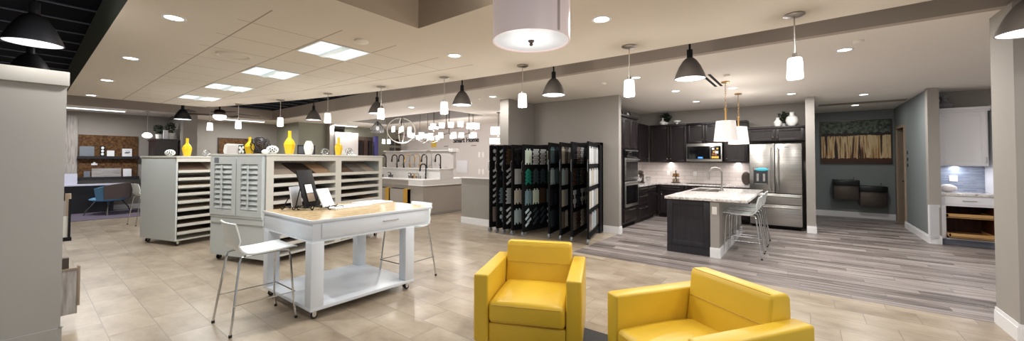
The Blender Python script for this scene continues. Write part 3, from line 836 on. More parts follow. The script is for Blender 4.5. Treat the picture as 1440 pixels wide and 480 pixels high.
def tile_rack(label, loc, hinge_y, wings, Hr):
    """wings: list of (outer_y, layout) ; outer edge at x=0, hinged at x=L on the back frame"""
    t = thing('tile_rack', label, 'display rack', loc)
    L = 1.2
    y0, y1 = hinge_y
    b = MB(); b.box(L, L + .05, y0, y1, .05, Hr + .03); b.box(L - .10, L + .05, y0, y0 + .04, .02, Hr + .03); b.box(L - .10, L + .05, y1 - .04, y1, .02, Hr + .03)
    b.box(L - .16, L + .05, y0, y1, Hr - .02, Hr + .03); b.build('back_frame', 'black', t)
    n = len(wings)
    for i, (oy, hy, rows) in enumerate(wings):
        a = math.atan2(hy - oy, L - .03); WL = math.hypot(hy - oy, L - .06)
        w = MB()
        for x0, x1, z0, z1 in ((0, .035, .09, Hr), (WL - .035, WL, .09, Hr), (.035, WL - .035, Hr - .03, Hr), (.035, WL - .035, .09, .14)):
            w.box(x0, x1, -.02, .02, z0, z1)
        w.box(.035, WL - .035, -.004, .004, .14, Hr - .03)
        rh = (Hr - .20) / 4
        for k in range(1, 4): w.box(.035, WL - .035, -.012, .012, .16 + k * rh - .012, .16 + k * rh + .012)
        wo = w.build('wing', 'black_soft', t, loc=(0, oy, 0), rz=a)
        for k, row in enumerate(rows):
            row = list(row) + list(row)[::-1] if len(row) < 3 else list(row) + list(row)[:1]
            zc = .16 + (3 - k + .5) * rh; m = len(row); cw = (WL - .10) / m
            for j, (kind, col) in enumerate(row):
                c = tile_chip(kind, cw * .86, rh * .80)
                c.build('tile_sample', TILE_COL[col], wo, loc=(.05 + cw * (j + .5), -.005, zc), smooth=False)
        hd = MB(); hd.tube([(-.002, -.0, Hr * .70), (-.035, 0, Hr * .72), (-.035, 0, Hr * .80), (-.002, 0, Hr * .82)], .006, 6); hd.build('pull_handle', 'chrome', wo)
        c = MB(); c.cyl((.02, -.016, .05), (.02, .016, .05), .05, n=16, mat=0); c.box(.0, .045, -.02, -.014, .04, .09, 1); c.box(.0, .045, .014, .02, .04, .09, 1)
        c.build('caster', ['caster', 'chrome'], wo)
    return t
def rows_of(*s): return s
rackL = [
    (5.24, 4.98, ([('hex', 'pale grey'), ('hex', 'white')], [('zig', 'pale grey'), ('hex', 'pale grey')], [('zig', 'pale grey'), ('zig', 'taupe')], [('plain', 'taupe'), ('plain', 'pale grey')])),
    (5.05, 4.84, ([('zig', 'ice'), ('hex', 'ice')], [('hex', 'navy'), ('hex', 'pale grey')], [('bands', 'blue grey'), ('zig', 'slate')], [('hex', 'ice'), ('hex', 'white')])),
    (4.87, 4.70, ([('bands', 'brown'), ('bands', 'taupe')], [('zig', 'pale grey'), ('herring', 'pale grey')], [('bands', 'pale grey'), ('bands', 'white')], [('zig', 'white'), ('bands', 'cream')])),
    (4.65, 4.56, ([('hex', 'charcoal'), ('hex', 'slate')], [('plain', 'pale grey'), ('strips', 'blue grey')], [('strips', 'cream'), ('strips', 'mint')], [('strips', 'ice'), ('bands', 'pale grey')])),
    (4.38, 4.36, ([('strips', 'mint'), ('bands', 'pale grey')], [('herring', 'teal'), ('herring', 'slate')], [('strips', 'blue grey'), ('strips', 'mint'), ('plain', 'brown')], [('zig', 'ice'), ('zig', 'slate')])),
]
tile_rack('black tile sample rack on the left, green herringbone tiles on its front wing', (6.02, 0, 0), (4.28, 5.06), rackL, 1.82)
rackR = [
    (3.88, 4.12, ([('strips', 'blue grey'), ('strips', 'slate'), ('plain', 'charcoal')], [('strips', 'ice'), ('strips', 'blue grey'), ('plain', 'navy')], [('plain', 'charcoal'), ('strips', 'navy'), ('plain', 'charcoal')], [('plain', 'slate'), ('plain', 'navy'), ('plain', 'charcoal')])),
    (3.63, 3.88, ([('strips', 'cream'), ('strips', 'taupe'), ('strips', 'pale grey'), ('plain', 'charcoal')], [('strips', 'ice'), ('strips', 'pale grey'), ('plain', 'slate'), ('strips', 'taupe')], [('plain', 'cream'), ('plain', 'pale grey'), ('plain', 'charcoal'), ('plain', 'white')], [('plain', 'taupe'), ('strips', 'cream'), ('plain', 'charcoal'), ('plain', 'slate')])),
    (3.39, 3.64, ([('bands', 'charcoal'), ('bands', 'taupe'), ('bands', 'pale grey')], [('bands', 'brown'), ('bands', 'slate'), ('bands', 'taupe')], [('hex', 'pale grey'), ('bands', 'slate'), ('hex', 'white')], [('bands', 'taupe'), ('bands', 'brown'), ('bands', 'cream')])),
    (3.06, 3.40, ([('strips', 'white'), ('strips', 'white'), ('strips', 'pale grey')], [('strips', 'white'), ('strips', 'cream'), ('strips', 'white')], [('plain', 'cream'), ('plain', 'white'), ('strips', 'pale grey')], [('strips', 'taupe'), ('strips', 'pale grey'), ('strips', 'ice')])),
]
tile_rack('taller black tile sample rack on the right, beside the kitchen wall', (6.19, 0, 0), (3.33, 4.20), rackR, 1.85)

# ------------------------------------------------------------------ kitchen
def panel_front(par, name, axis, plane, a0, a1, z0, z1, mat, depth=.02, frame=.06, sgn=-1):
    """shaker front on plane (axis X or Y), facing sgn along that axis"""
    b = MB(); p = plane
    def bx(u0, u1, w0, w1, d0, d1, bev=.002):
        lo, hi = sorted((p + sgn * d0, p + sgn * d1))
        if axis == 'X': b.box(lo, hi, u0, u1, w0, w1, bev=bev)
        else: b.box(u0, u1, lo, hi, w0, w1, bev=bev)
    g = .003
    a0 += g; a1 -= g; z0 += g; z1 -= g
    bx(a0, a1, z0, z1, 0, depth * .6, 0)
    if frame:
        bx(a0, a0 + frame, z0, z1, depth * .6, depth); bx(a1 - frame, a1, z0, z1, depth * .6, depth)
        bx(a0 + frame, a1 - frame, z0, z0 + frame, depth * .6, depth); bx(a0 + frame, a1 - frame, z1 - frame, z1, depth * .6, depth)
    return b.build(name, mat, par)
def bar_handle(par, p0, p1, off, r=.006, mat='nickel'):
    p0, p1, off = Vector(p0), Vector(p1), Vector(off)
    b = MB(); b.tube([p0, p0 + off, p1 + off, p1], r, 8); return b.build('handle', mat, par)
def knob(par, p, off, mat='nickel'):
    b = MB(); p = Vector(p); off = Vector(off); b.cyl(p, p + off * .7, .006); q = p + off
    b.sph(q, .015, u=10, v=7); return b.build('knob', mat, par)

# oven tower
TY = 3.12
t = thing('oven_tower', 'espresso tall cabinet holding the double oven, left of the kitchen', 'cabinet', (0, 0, 0))
b = MB(); b.box(7.62, 8.06, TY + .02, 3.74, .10, 2.47); b.box(8.06, 8.93, TY + .42, 3.74, .1, 2.47); b.box(8.90, 8.93, TY + .02, TY + .42, .1, 2.47)
b.box(8.06, 8.90, TY + .02, TY + .42, 1.76, 2.47); b.box(8.06, 8.90, TY + .02, TY + .42, .1, .46); b.build('body', 'espresso', t)
box1(7.62, 8.93, TY - .02, 3.74, 2.47, 2.53, bev=.01).build('crown', 'espresso', t)
box1(7.62, 8.93, TY + .08, 3.7, 0, .1).build('toe_kick', 'black_soft', t)
for a0, a1 in ((7.64, 8.06), (8.07, 8.49), (8.49, 8.92)):
    f = panel_front(t, 'door', 'Y', TY + .02, a0, a1, 1.78, 2.45, 'espresso')
f = panel_front(t, 'drawer', 'Y', TY + .02, 8.07, 8.92, .13, .44, 'espresso'); bar_handle(f, (8.35, TY, .40), (8.65, TY, .40), (0, -.035, 0))
t = thing('double_oven', 'black glass double wall oven with steel handles in the tall cabinet', 'oven', (8.48, TY, 0))
b = MB(); b.box(-.40, .40, 0.0, .40, .46, 1.75); b.build('body', 'black', t)
box1(-.40, .40, -.025, 0, 1.58, 1.74, bev=.004).build('control_panel', 'oven_glass', t)
box1(-.40, .40, -.03, -.024, 1.72, 1.745).build('trim', 'steel', t)
for z0, z1 in ((1.06, 1.565), (.47, 1.04)):
    d_ = box1(-.40, .40, -.03, 0, z0, z1, bev=.005).build('oven_door', 'steel', t)
    box1(-.36, .36, -.034, -.03, z0 + .07, z1 - .09).build('glass', 'oven_glass', d_)
    b = MB(); b.tube([(-.36, -.03, z1 - .035), (-.36, -.075, z1 - .035), (.36, -.075, z1 - .035), (.36, -.03, z1 - .035)], .012, 8); b.build('handle', 'steel', d_)
# left base run (fronts at Y=TY)
def base_unit(label, axis, plane, a0, a1, depth, layout, mat='espresso'):
    sgn = -1
    t = thing('base_cabinet', label, 'cabinet', (0, 0, 0), 0)
    b = MB()
    if axis == 'Y': b.box(a0, a1, plane + .02, plane + depth, .10, .875); b.box(a0, a1, plane + .09, plane + depth, 0, .10)
    else: b.box(plane + .02, plane + depth, a0, a1, .10, .875); b.box(plane + .09, plane + depth, a0, a1, 0, .10)
    b.build('body', mat, t)
    for kind, z0, z1, u0, u1 in layout:
        f = panel_front(t, kind, axis, plane + .02, u0, u1, z0, z1, mat, frame=.05)
        c = (u0 + u1) / 2
        if kind == 'drawer':
            P_ = (lambda u, z: (u, plane, z)) if axis == 'Y' else (lambda u, z: (plane, u, z))
            hw = min(.30, (u1 - u0) * .36)
            bar_handle(f, P_(c - hw, z1 - .05), P_(c + hw, z1 - .05), (0, -.03, 0) if axis == 'Y' else (-.03, 0, 0))
        else:
            p = (u1 - .05, plane, z1 - .07) if axis == 'Y' else (plane, u1 - .05, z1 - .07)
            knob(f, p, (0, -.03, 0) if axis == 'Y' else (-.03, 0, 0))
    return t
base_unit('espresso drawer base beside the double oven', 'Y', TY, 8.95, 9.65, .60, [('drawer', .70, .87, 8.95, 9.65), ('drawer', .42, .69, 8.95, 9.65), ('drawer', .11, .41, 8.95, 9.65)])
u = base_unit('espresso base cabinet in the inner corner of the kitchen', 'Y', TY, 9.66, 10.38, .60, [('drawer', .70, .87, 9.66, 10.36), ('door', .11, .69, 9.66, 10.36)])
KX = 10.42
base_unit('espresso base cabinet on the back wall, left of the cooktop', 'X', KX, 2.45, 3.10, .56, [('drawer', .70, .87, 2.47, 3.05), ('door', .11, .69, 2.47, 3.05)])
base_unit('espresso base cabinet under the cooktop behind the island', 'X', KX, 1.45, 2.44, .56, [('drawer', .70, .87, 1.46, 2.43), ('door', .11, .69, 1.95, 2.43), ('door', .11, .69, 1.46, 1.94)])
base_unit('espresso base cabinet next to the refrigerator', 'X', KX, 1.02, 1.44, .56, [('drawer', .70, .87, 1.03, 1.43), ('door', .11, .69, 1.03, 1.43)])
b = MB(); b.prism([(8.94, TY - .025), (KX - .025, TY - .025), (KX - .025, 1.01), (10.985, 1.01), (10.985, 3.735), (8.94, 3.735)], .876, .915); tag(b.build('worktop', 'granite'), 'speckled granite worktop along the left and back kitchen walls', 'worktop')
b = MB(); b.box(10.985, 10.999, 1.0, 3.74, .915, 1.46); struct('trim_4', b, 'splash')
b = MB(); b.box(8.94, 10.985, 3.735, 3.749, .915, 1.46); struct('trim_5', b, 'splash2')
# upper cabinets
def upper(label, axis, plane, a0, a1, z0, z1, depth, doors, crown=True, mat='espresso'):
    t = thing('wall_cabinet', label, 'cabinet', (0, 0, 0))
    b = MB()
    if axis == 'Y': b.box(a0, a1, plane + .02, plane + depth, z0, z1)
    else: b.box(plane + .02, plane + depth, a0, a1, z0, z1)
    b.build('body', mat, t)
    if crown:
        b = MB()
        if axis == 'Y': b.box(a0, a1, plane - .02, plane + depth, z1, z1 + .055, bev=.01)
        else: b.box(plane - .02, plane + depth, a0, a1, z1, z1 + .055, bev=.01)
        b.build('crown', mat, t)
    for (u0, u1, kn) in doors:
        f = panel_front(t, 'door', axis, plane + .02, u0, u1, z0, z1, mat, frame=.055)
        p = (kn, plane, z0 + .09) if axis == 'Y' else (plane, kn, z0 + .09)
        knob(f, p, (0, -.028, 0) if axis == 'Y' else (-.028, 0, 0))
    return t
upper('espresso wall cabinet above the left counter beside the oven', 'Y', 3.40, 8.95, 9.80, 1.47, 2.43, .33, [(8.95, 9.37, 9.34), (9.38, 9.79, 9.42)])
upper('espresso wall cabinet in the inner corner of the kitchen', 'Y', 3.40, 9.81, 10.60, 1.47, 2.43, .33, [(9.82, 10.58, 10.5)])
UX = 10.63
upper('espresso double wall cabinet left of the microwave', 'X', UX, 2.42, 3.38, 1.47, 2.43, .36, [(2.44, 2.86, 2.82), (2.87, 3.36, 2.91)])
upper('short espresso wall cabinet above the microwave', 'X', UX, 1.58, 2.41, 1.95, 2.43, .36, [(1.58, 1.99, 1.95), (2.0, 2.40, 2.04)])
t = upper('espresso wall cabinet between the microwave and the refrigerator', 'X', UX, 1.06, 1.57, 1.47, 2.43, .36, [(1.07, 1.56, 1.50)])
t = upper('short espresso wall cabinet above the stainless refrigerator', 'X', 10.45, -.03, 1.05, 1.96, 2.24, .54, [(-.02, .50, .46), (.51, 1.03, .55)])
tag(box1(10.44, 10.445 + .17, 1.30, 1.42, 1.535, 1.575).build('paper_tag', 'caster'), 'small grey tag on the cabinet door right of the microwave', 'tag') if False else None
# microwave
t = thing('microwave', 'stainless over the range microwave with a bright sticker', 'microwave', (10.50, 1.995, 1.49))
box1(.02, .48, -.41, .41, 0, .455).build('body', 'black', t)
b = MB(); b.box(0, .02, -.41, .41, 0, .455, bev=.004); b.build('front_frame', 'steel', t)
box1(-.006, 0, -.16, .385, .06, .385).build('glass', 'oven_glass', t); box1(-.006, 0, -.385, -.165, .06, .385).build('control_panel', 'oven_glass', t)
box1(-.008, -.006, .02, .13, .075, .115).build('clock_display', 'display_blue', t)
b = MB(); b.tube([(0, -.155, .09), (-.04, -.155, .11), (-.04, -.155, .34), (0, -.155, .36)], .008, 6); b.build('handle', 'steel', t)
so = box1(-.009, -.006, -.345, -.175, .075, .36).build('sticker', 'black', t)
rnd = random.Random(4)
for nm, mt, rects in (('label_print', 'sticker_y', [(-.34, -.18, .08, .13), (-.33, -.29, .30, .34), (-.25, -.21, .22, .26)]), ('label_print', 'card', [(-.33, -.26, .2, .26), (-.24, -.19, .29, .34)]), ('label_print', 'sticker_r', [(-.30, -.25, .15, .19), (-.24, -.19, .16, .20), (-.28, -.25, .27, .29)])):
    b = MB()
    for y0, y1, z0, z1 in rects: b.box(-.0105, -.009, y0, y1, z0, z1)
    b.build(nm, mt, so)
# cooktop
t = thing('cooktop', 'flat black cooktop set in the granite back counter', 'cooktop', (10.70, 1.98, .915))
box1(-.25, .20, -.42, .42, 0, .012, bev=.003).build('glass_plate', 'oven_glass', t)
b = MB()
for y in (-.3, -.1, .1, .3): b.cyl((-.21, y, .012), (-.21, y, .03), .016, n=10)
b.build('control_knob', 'steel', t)
# refrigerator
t = thing('refrigerator', 'stainless french door refrigerator with two lower drawers', 'refrigerator', (10.15, .505, 0))
box1(.06, .80, -.46, .46, .05, 1.86).build('body', 'black', t)
box1(.10, .78, -.45, .45, 0, .05).build('base_grille', 'black_soft', t)
for y0, y1, nm in ((.005, .475, 'fridge_door'), (-.475, -.005, 'fridge_door')):
    d_ = box1(0, .06, y0, y1, .80, 1.885, bev=.008).build(nm, 'steel', t)
    hy = .055 if y0 > 0 else -.055
    b = MB(); b.tube([(0, hy, .86), (-.05, hy, .88), (-.055, hy, 1.0), (-.055, hy, 1.65), (-.05, hy, 1.77), (0, hy, 1.79)], .013, 8); b.build('handle', 'steel', d_)
    if y0 > 0:
        b = MB(); b.box(-.004, .0, .13, .40, .98, 1.36); dp = b.build('dispenser', 'dispenser', d_)
        box1(-.007, -.004, .14, .39, 1.30, 1.355).build('dispenser_trim', 'steel', dp)
        b = MB(); b.box(-.02, -.004, .18, .22, 1.05, 1.22); b.box(-.02, -.004, .30, .34, 1.05, 1.22); b.box(-.02, -.004, .15, .38, .985, 1.0); b.build('lever', 'steel', dp)
        b = MB(); b.sph((-.012, .24, 1.315), .012, .13, .04, 14, 8); b.build('blue_wrap', 'acrylic', d_)
    else:
        box1(-.002, 0, -.25, -.17, 1.80, 1.812).build('emblem', 'caster', d_)
for z0, z1 in ((.55, .785), (.09, .54)):
    d_ = box1(0, .06, -.475, .475, z0, z1, bev=.008).build('drawer', 'steel', t)
    b = MB(); b.tube([(0, -.43, z1 - .055), (-.05, -.43, z1 - .055), (-.055, 0, z1 - .05), (-.05, .43, z1 - .055), (0, .43, z1 - .055)], .013, 8); b.build('handle', 'steel', d_)
# island
t = thing('island_counter', 'kitchen island with dark end panel, grey side and granite top', 'island', (6.6, 1.04, 0))
b = MB(); b.box(.02, 2.55, .10, .77, .09, .875, 0); b.box(.06, 2.55, .12, .72, 0, .09, 0); b.build('body', 'island_dark', t)
f = panel_front(t, 'end_panel', 'X', .02, .13, .78, .12, .87, 'island_dark', frame=.085, depth=.024)
box1(.0, .02, .13, .78, .0, .12).build('kick_panel', 'island_dark', t)
b = MB(); b.box(-.02, .12, 0, .125, 0, .875); b.box(.12, 2.55, .0, .10, 0, .875); b.build('side_wall', 'wall', t)
b = MB(); b.box(-.036, .12, -.016, .13, 0, .14); b.box(-.03, .12, -.010, .13, .14, .155); b.box(.12, 2.55, -.016, 0, 0, .14); b.box(.12, 2.55, -.01, 0, .14, .155); b.build('baseboard', 'white_trim', t)
b = MB(); b.box(-.07, 2.62, -.38, .80, .876, .918, bev=.004); b.build('worktop', 'granite', t)
b = MB(); b.box(-.024, -.02, .03, .10, .67, .79, bev=.001); oo = b.build('outlet', 'plate', t)
# sink + faucet
t = thing('sink', 'stainless double basin sink in the island top', 'sink', (8.35, 1.55, .918))
for y0, y1 in ((-.02, .20), (-.26, -.04)):
    b = MB(); b.box(-.40, .40, y0, y1, .0, .004, bev=.001); b.box(-.36, .36, y0 + .03, y1 - .03, .004, .006, 1); b.build('basin', ['chrome', 'steel_dark'], t)
t = thing('kitchen_faucet', 'brushed nickel gooseneck faucet on the island', 'faucet', (8.35, 1.27, .918), R(100))
def goose(par, mat, H=.42, r=.10, th=.013, drop=.13, tip=.10):
    b = MB(); b.cyl((0, 0, 0), (0, 0, .05), .027, .022); b.cyl((0, 0, .05), (0, 0, .12), .018); 
    pts = [(0, 0, .1), (0, 0, H - r)] + [(r - r * math.cos(PI * k / 10), 0, H - r + r * math.sin(PI * k / 10)) for k in range(1, 11)] + [(2 * r + .004, 0, H - r - drop * .3)]
    b.tube(pts, th, 8); b.build('spout', mat, par)
    b = MB(); b.cyl((2 * r + .004, 0, H - r - drop * .3), (2 * r + .016, 0, H - r - drop), th * 1.15, th * 1.5); b.build('spray_head', mat, par)
    b = MB(); b.cyl((0, 0, .08), (0, -.045, .085), .011); b.tube([(0, -.045, .085), (.01, -.06, .12), (.01, -.065, .15)], .006, 6); b.build('lever', mat, par)
goose(t, 'nickel', .46, .11, .015)
# outlets on the backsplash
for y, lb in ((2.30, 'white outlet on the backsplash left of the island faucet'), (2.98, 'white outlet on the backsplash near the kitchen corner')):
    b = MB(); b.box(10.978, 10.985, y - .04, y + .04, 1.10, 1.22, 0, bev=.001); b.box(10.976, 10.978, y - .02, y + .02, 1.12, 1.15, 0); b.box(10.976, 10.978, y - .02, y + .02, 1.17, 1.20, 0)
    tag(b.build('wall_outlet', 'plate'), lb, 'outlet')
# counter items
t = thing('spice_carousel', 'tiered wooden stand on the back counter below the cabinets', 'stand', (10.72, 2.72, .915))
b = MB(); b.lathe([(0, 0), (.11, 0), (.11, .02), (.015, .03), (.015, .16), (.09, .165), (.09, .18), (.012, .19), (.012, .30), (.018, .33), (0, .34)], 14); b.build('tier_stand', 'brown_sw', t)
for k in range(6):
    a = k * PI / 3; b = MB(); b.cyl((.07 * math.cos(a), .07 * math.sin(a), .03), (.07 * math.cos(a), .07 * math.sin(a), .11), .02, n=8); b.build('jar', 'door_tan', t)
    b = MB(); b.cyl((.06 * math.cos(a), .06 * math.sin(a), .185), (.06 * math.cos(a), .06 * math.sin(a), .25), .018, n=8); b.build('jar', 'brass', t)
t = thing('stand_mixer', 'chrome and dark stand mixer on the left counter near the corner', 'mixer', (9.95, 3.42, .915), R(160))
b = MB(); b.box(-.11, .13, -.08, .08, 0, .03, bev=.01); b.box(-.11, -.03, -.05, .05, .03, .24, bev=.015); b.build('base', 'steel_dark', t)
b = MB(); b.sph((.02, 0, .28), .16, .06, .055); b.build('motor_head', 'steel_dark', t)
b = MB(); b.lathe([(0, .0), (.05, .0), (.085, .05), (.10, .14), (.095, .14)], 16, (.06, 0, .032)); b.build('bowl', 'chrome', t)
t = thing('canister', 'white lidded canister on the left counter beside the oven', 'canister', (9.35, 3.50, .915))
b = MB(); b.lathe([(0, 0), (.06, 0), (.065, .02), (.065, .15), (.055, .165), (0, .165)], 16); b.build('body', 'white_glaze', t)
b = MB(); b.lathe([(0, 0), (.055, 0), (.055, .015), (.015, .03), (.018, .05), (0, .055)], 16, (0, 0, .165)); b.build('lid', 'black', t)
b = MB(); b.lathe([(0, 0), (.05, 0), (.075, .09), (.078, .13), (.06, .15), (.056, .15), (0, .02)], 14); tag(b.build('glass_jar', 'clear_glass', loc=(10.55, 3.40, .915)), 'round glass jar in the kitchen corner', 'jar')
b = MB(); b.lathe([(0, 0), (.045, 0), (.05, .12), (.03, .22), (.03, .3), (0, .3)], 14); tag(b.build('pitcher', 'white_glaze', loc=(10.22, 3.48, .915)), 'tall white pitcher behind the chrome mixer bowl', 'pitcher')
t = thing('platter', 'grey ribbed platter leaning against the backsplash beside the refrigerator', 'platter', (10.93, 1.12, .915), 0)
b = MB(); b.M = Matrix.Rotation(R(-8), 4, 'Y'); b.sph((-.04, 0, .17), .025, .10, .17, 16, 10); b.M = None; b.build('dish', 'steel_dark', t)
# decor on top of the cabinets
def decor_lathe(name, label, cat, loc, prof, mat, n=14):
    b = MB(); b.lathe(prof, n); return tag(b.build(name, mat, loc=loc), label, cat)
decor_lathe('candle_stick', 'white candlestick on top of the oven cabinet', 'candlestick', (8.55, 3.40, 2.53), [(0, 0), (.055, 0), (.06, .02), (.02, .045), (.018, .06), (.03, .07), (.025, .075), (.022, .24), (0, .245)], 'white_glaze')
b = MB(); b.M = Matrix.Rotation(R(-8), 4, 'X'); b.prism([(-.11, 0), (-.12, .1), (-.09, .25), (-.02, .31), (.06, .28), (.11, .16), (.11, 0)], -.02, .02, axis='Y'); tag(b.build('tray', 'brown_sw', loc=(9.25, 3.62, 2.485)), 'dark arched board leaning on the wall above the cabinets', 'tray')
b = MB(); b.M = Matrix.Rotation(R(-6), 4, 'X'); b.sph((0, 0, .13), .085, .03, .13, 14, 10); tag(b.build('plaque', 'white_glaze', loc=(9.42, 3.52, 2.485)), 'cream oval plaque between the two dark boards above the cabinets', 'ornament')
b = MB(); b.M = Matrix.Rotation(R(-8), 4, 'X'); b.prism([(-.10, 0), (-.12, .1), (-.10, .24), (-.02, .32), (.07, .27), (.11, .14), (.10, 0)], -.02, .02, axis='Y'); tag(b.build('tray', 'brown_sw', loc=(9.80, 3.62, 2.485)), 'dark arched board right of the cream plaque above the cabinets', 'tray')
def bush(par, c, rx, rz, n, seed, mat='leaf', ll=.06):
    rnd = random.Random(seed); b = MB()
    for k in range(n):
        d = Vector((rnd.gauss(0, 1), rnd.gauss(0, 1), rnd.gauss(0, 1))).normalized() * rnd.uniform(.55, 1)
        p = Vector((c[0] + d.x * rx, c[1] + d.y * rx, c[2] + d.z * rz))
        v = Vector((rnd.uniform(-1, 1), rnd.uniform(-1, 1), rnd.uniform(-.3, 1))).normalized() * ll
        w = v.orthogonal().normalized() * ll * .3; nn = v.cross(w).normalized() * .003
        a = [b.bm.verts.new(p), b.bm.verts.new(p + v * .5 + w), b.bm.verts.new(p + v), b.bm.verts.new(p + v * .5 - w), b.bm.verts.new(p + v * .5 + nn)]
        for i in range(4): b.bm.faces.new((a[i], a[(i + 1) % 4], a[4]))
    return b.build('foliage', mat, par, smooth=False)
def potted(label, loc, rx, rz, pot, seed, ph=.10, n=170):
    t = thing('potted_plant', label, 'plant', loc)
    b = MB(); b.lathe([(0, 0), (pot * .8, 0), (pot, ph), (pot * .85, ph), (pot * .8, ph * .8), (0, ph * .8)], 12); b.build('pot', 'white_glaze', t)
    bush(t, (0, 0, ph + rz * .9), rx, rz, n, seed, ll=rx * .5); return t
potted('dark leafy plant on the cabinets left of the microwave', (10.85, 3.0, 2.485), .13, .13, .06, 11, .08)
decor_lathe('vase', 'white round bellied vase in front of the plant above the kitchen cabinets', 'vase', (10.72, 3.05, 2.485), [(0, 0), (.05, 0), (.085, .05), (.085, .08), (.03, .12), (.02, .17), (.03, .19), (.0, .19)], 'white_glaze')
decor_lathe('bowl', 'small white footed bowl right of the kitchen cabinet top plant', 'bowl', (10.72, 2.68, 2.485), [(0, 0), (.035, 0), (.03, .03), (.08, .06), (.09, .10), (.08, .10), (.06, .07), (0, .05)], 'white_glaze')
decor_lathe('vase', 'larger white two handled vase above the refrigerator', 'vase', (10.55, .20, 2.295), [(0, 0), (.06, 0), (.105, .06), (.12, .13), (.10, .20), (.045, .24), (.04, .29), (.055, .31), (.04, .31), (0, .28)], 'white_glaze')
decor_lathe('vase', 'smaller white vase left of the two handled vase above the refrigerator', 'vase', (10.52, .46, 2.295), [(0, 0), (.05, 0), (.075, .05), (.08, .10), (.05, .14), (.03, .17), (.04, .2), (.0, .19)], 'white_glaze')
potted('dark foliage behind the white vases above the refrigerator', (10.75, .34, 2.295), .13, .14, .06, 12, .08)

# pendants over the island (brass chain)
def shade_pendant(loc, label):
    t = thing('shade_pendant', label, 'pendant light', (loc[0], loc[1], 0), 0, 'brass chain pendants over the island')
    b = MB(); b.lathe([(0, ZK), (.065, ZK), (.065, ZK - .02), (.02, ZK - .03), (0, ZK - .03)], 16); b.build('canopy', 'brass', t)
    b = MB(); z = ZK - .03; k = 0
    zb = 2.38
    while z > zb:
        pts = [(.011 * math.cos(a), 0, .021 * math.sin(a)) for a in [2 * PI * i / 10 for i in range(10)]]
        if k % 2: pts = [(p[1], p[0], p[2]) for p in pts]
        b.tube([(p[0], p[1], p[2] + z - .018) for p in pts], .0032, 5, closed=True); z -= .034; k += 1
    b.build('chain', 'brass', t)
    b = MB(); b.cyl((0, 0, 2.17), (0, 0, zb + .01), .016); b.sph((0, 0, zb), .02); b.build('stem', 'brass', t)
    b = MB(); b.lathe([(.185, 1.845), (.148, 2.185), (.143, 2.185), (.180, 1.845)], 28); b.build('lamp_shade', 'shade_lit', t)
    b = MB(); b.lathe([(0, 1.86), (.175, 1.86), (.175, 1.865), (0, 1.865)], 28); b.build('diffuser', 'shade_bright', t)
    lamp('POINT', (loc[0], loc[1], 1.76), 8, .08); lamp('POINT', (loc[0], loc[1], 2.19), 16, .10)
    return t
shade_pendant((7.32, 1.045), 'white tapered shade pendant on a brass chain, nearer of two over the island')
shade_pendant((8.75, 1.025), 'white tapered shade pendant on a brass chain, farther of two over the island')

# ------------------------------------------------------------------ hutch nook on the right
HX = 10.28
t = thing('base_cabinet', 'white base cabinet with an open door and pull out shelves at right', 'cabinet', (0, 0, 0))
b = MB()
b.box(HX, 10.94, -3.0, -2.62, .10, .885); b.box(HX, 10.94, -2.03, -1.985, .10, .885); b.box(10.90, 10.94, -2.62, -2.03, .10, .885)
b.box(HX, 10.94, -2.62, -2.03, .70, .885); b.box(HX, 10.94, -2.62, -2.03, .10, .12); b.build('body', 'hutch', t)
b = MB(); b.box(HX + .03, 10.895, -2.615, -2.60, .125, .70); b.box(HX + .03, 10.895, -2.045, -2.035, .125, .70); b.box(10.885, 10.897, -2.60, -2.045, .125, .70); b.box(HX + .03, 10.89, -2.60, -2.045, .121, .128); b.box(HX + .03, 10.89, -2.60, -2.045, .69, .698); b.build('inside_lining', 'cab_inside', t)
box1(HX + .01, 10.9, -3.0, -1.985, 0, .10).build('toe_kick', 'toe_grey', t)
f = panel_front(t, 'drawer', 'X', HX, -2.61, -2.02, .735, .875, 'hutch', frame=0); bar_handle(f, (HX - .012, -2.40, .80), (HX - .012, -2.24, .80), (-.03, 0, 0))
for z, ex in ((.50, .03), (.165, .16)):
    b = MB(); b.box(HX - ex, 10.84, -2.595, -2.05, z, z + .012); b.box(HX - ex, HX - ex + .018, -2.60, -2.045, z - .01, z + .065)
    b.box(HX - ex, 10.84, -2.60, -2.585, z, z + .055); b.box(HX - ex, 10.84, -2.062, -2.045, z, z + .055); b.build('pull_out_shelf', 'maple', t)
b = MB(); b.M = Matrix.Translation((HX, -2.025, 0)) @ Matrix.Rotation(R(128), 4, 'Z')
b.box(0, .30, 0, .012, .115, .715); b.box(0, .05, -.008, .02, .115, .715); b.box(.25, .30, -.008, .02, .115, .715); b.box(.05, .25, -.008, .02, .115, .165); b.box(.05, .25, -.008, .02, .665, .715)
b.build('door', 'hutch', t)
tag(box1(HX - .03, 10.955, -3.0, -1.975, .886, .93, bev=.003).build('worktop', 'granite'), 'granite top of the white hutch in the right nook', 'worktop')
struct('trim_6', box1(10.945, 10.959, -3.2, -1.975, .93, 1.44), 'blue_tile')
t = thing('wall_cabinet', 'white wall cabinet with crown moulding above the hutch counter', 'cabinet', (0, 0, 0))
b = MB(); b.box(10.55, 10.94, -2.62, -1.985, 1.42, 2.42); b.build('body', 'hutch', t)
b = MB(); b.box(10.53, 10.94, -2.64, -1.975, 2.42, 2.45); b.box(10.50, 10.94, -2.65, -1.975, 2.45, 2.50, bev=.01); b.build('crown', 'hutch', t)
f = panel_front(t, 'door', 'X', 10.55, -2.61, -1.99, 1.43, 2.41, 'hutch', frame=.07); bar_handle(f, (10.53, -2.585, 1.48), (10.53, -2.585, 1.58), (-.03, 0, 0))
t = thing('tall_side_panel', 'tall white side panel standing at the right of the hutch', 'panel', (0, 0, 0))
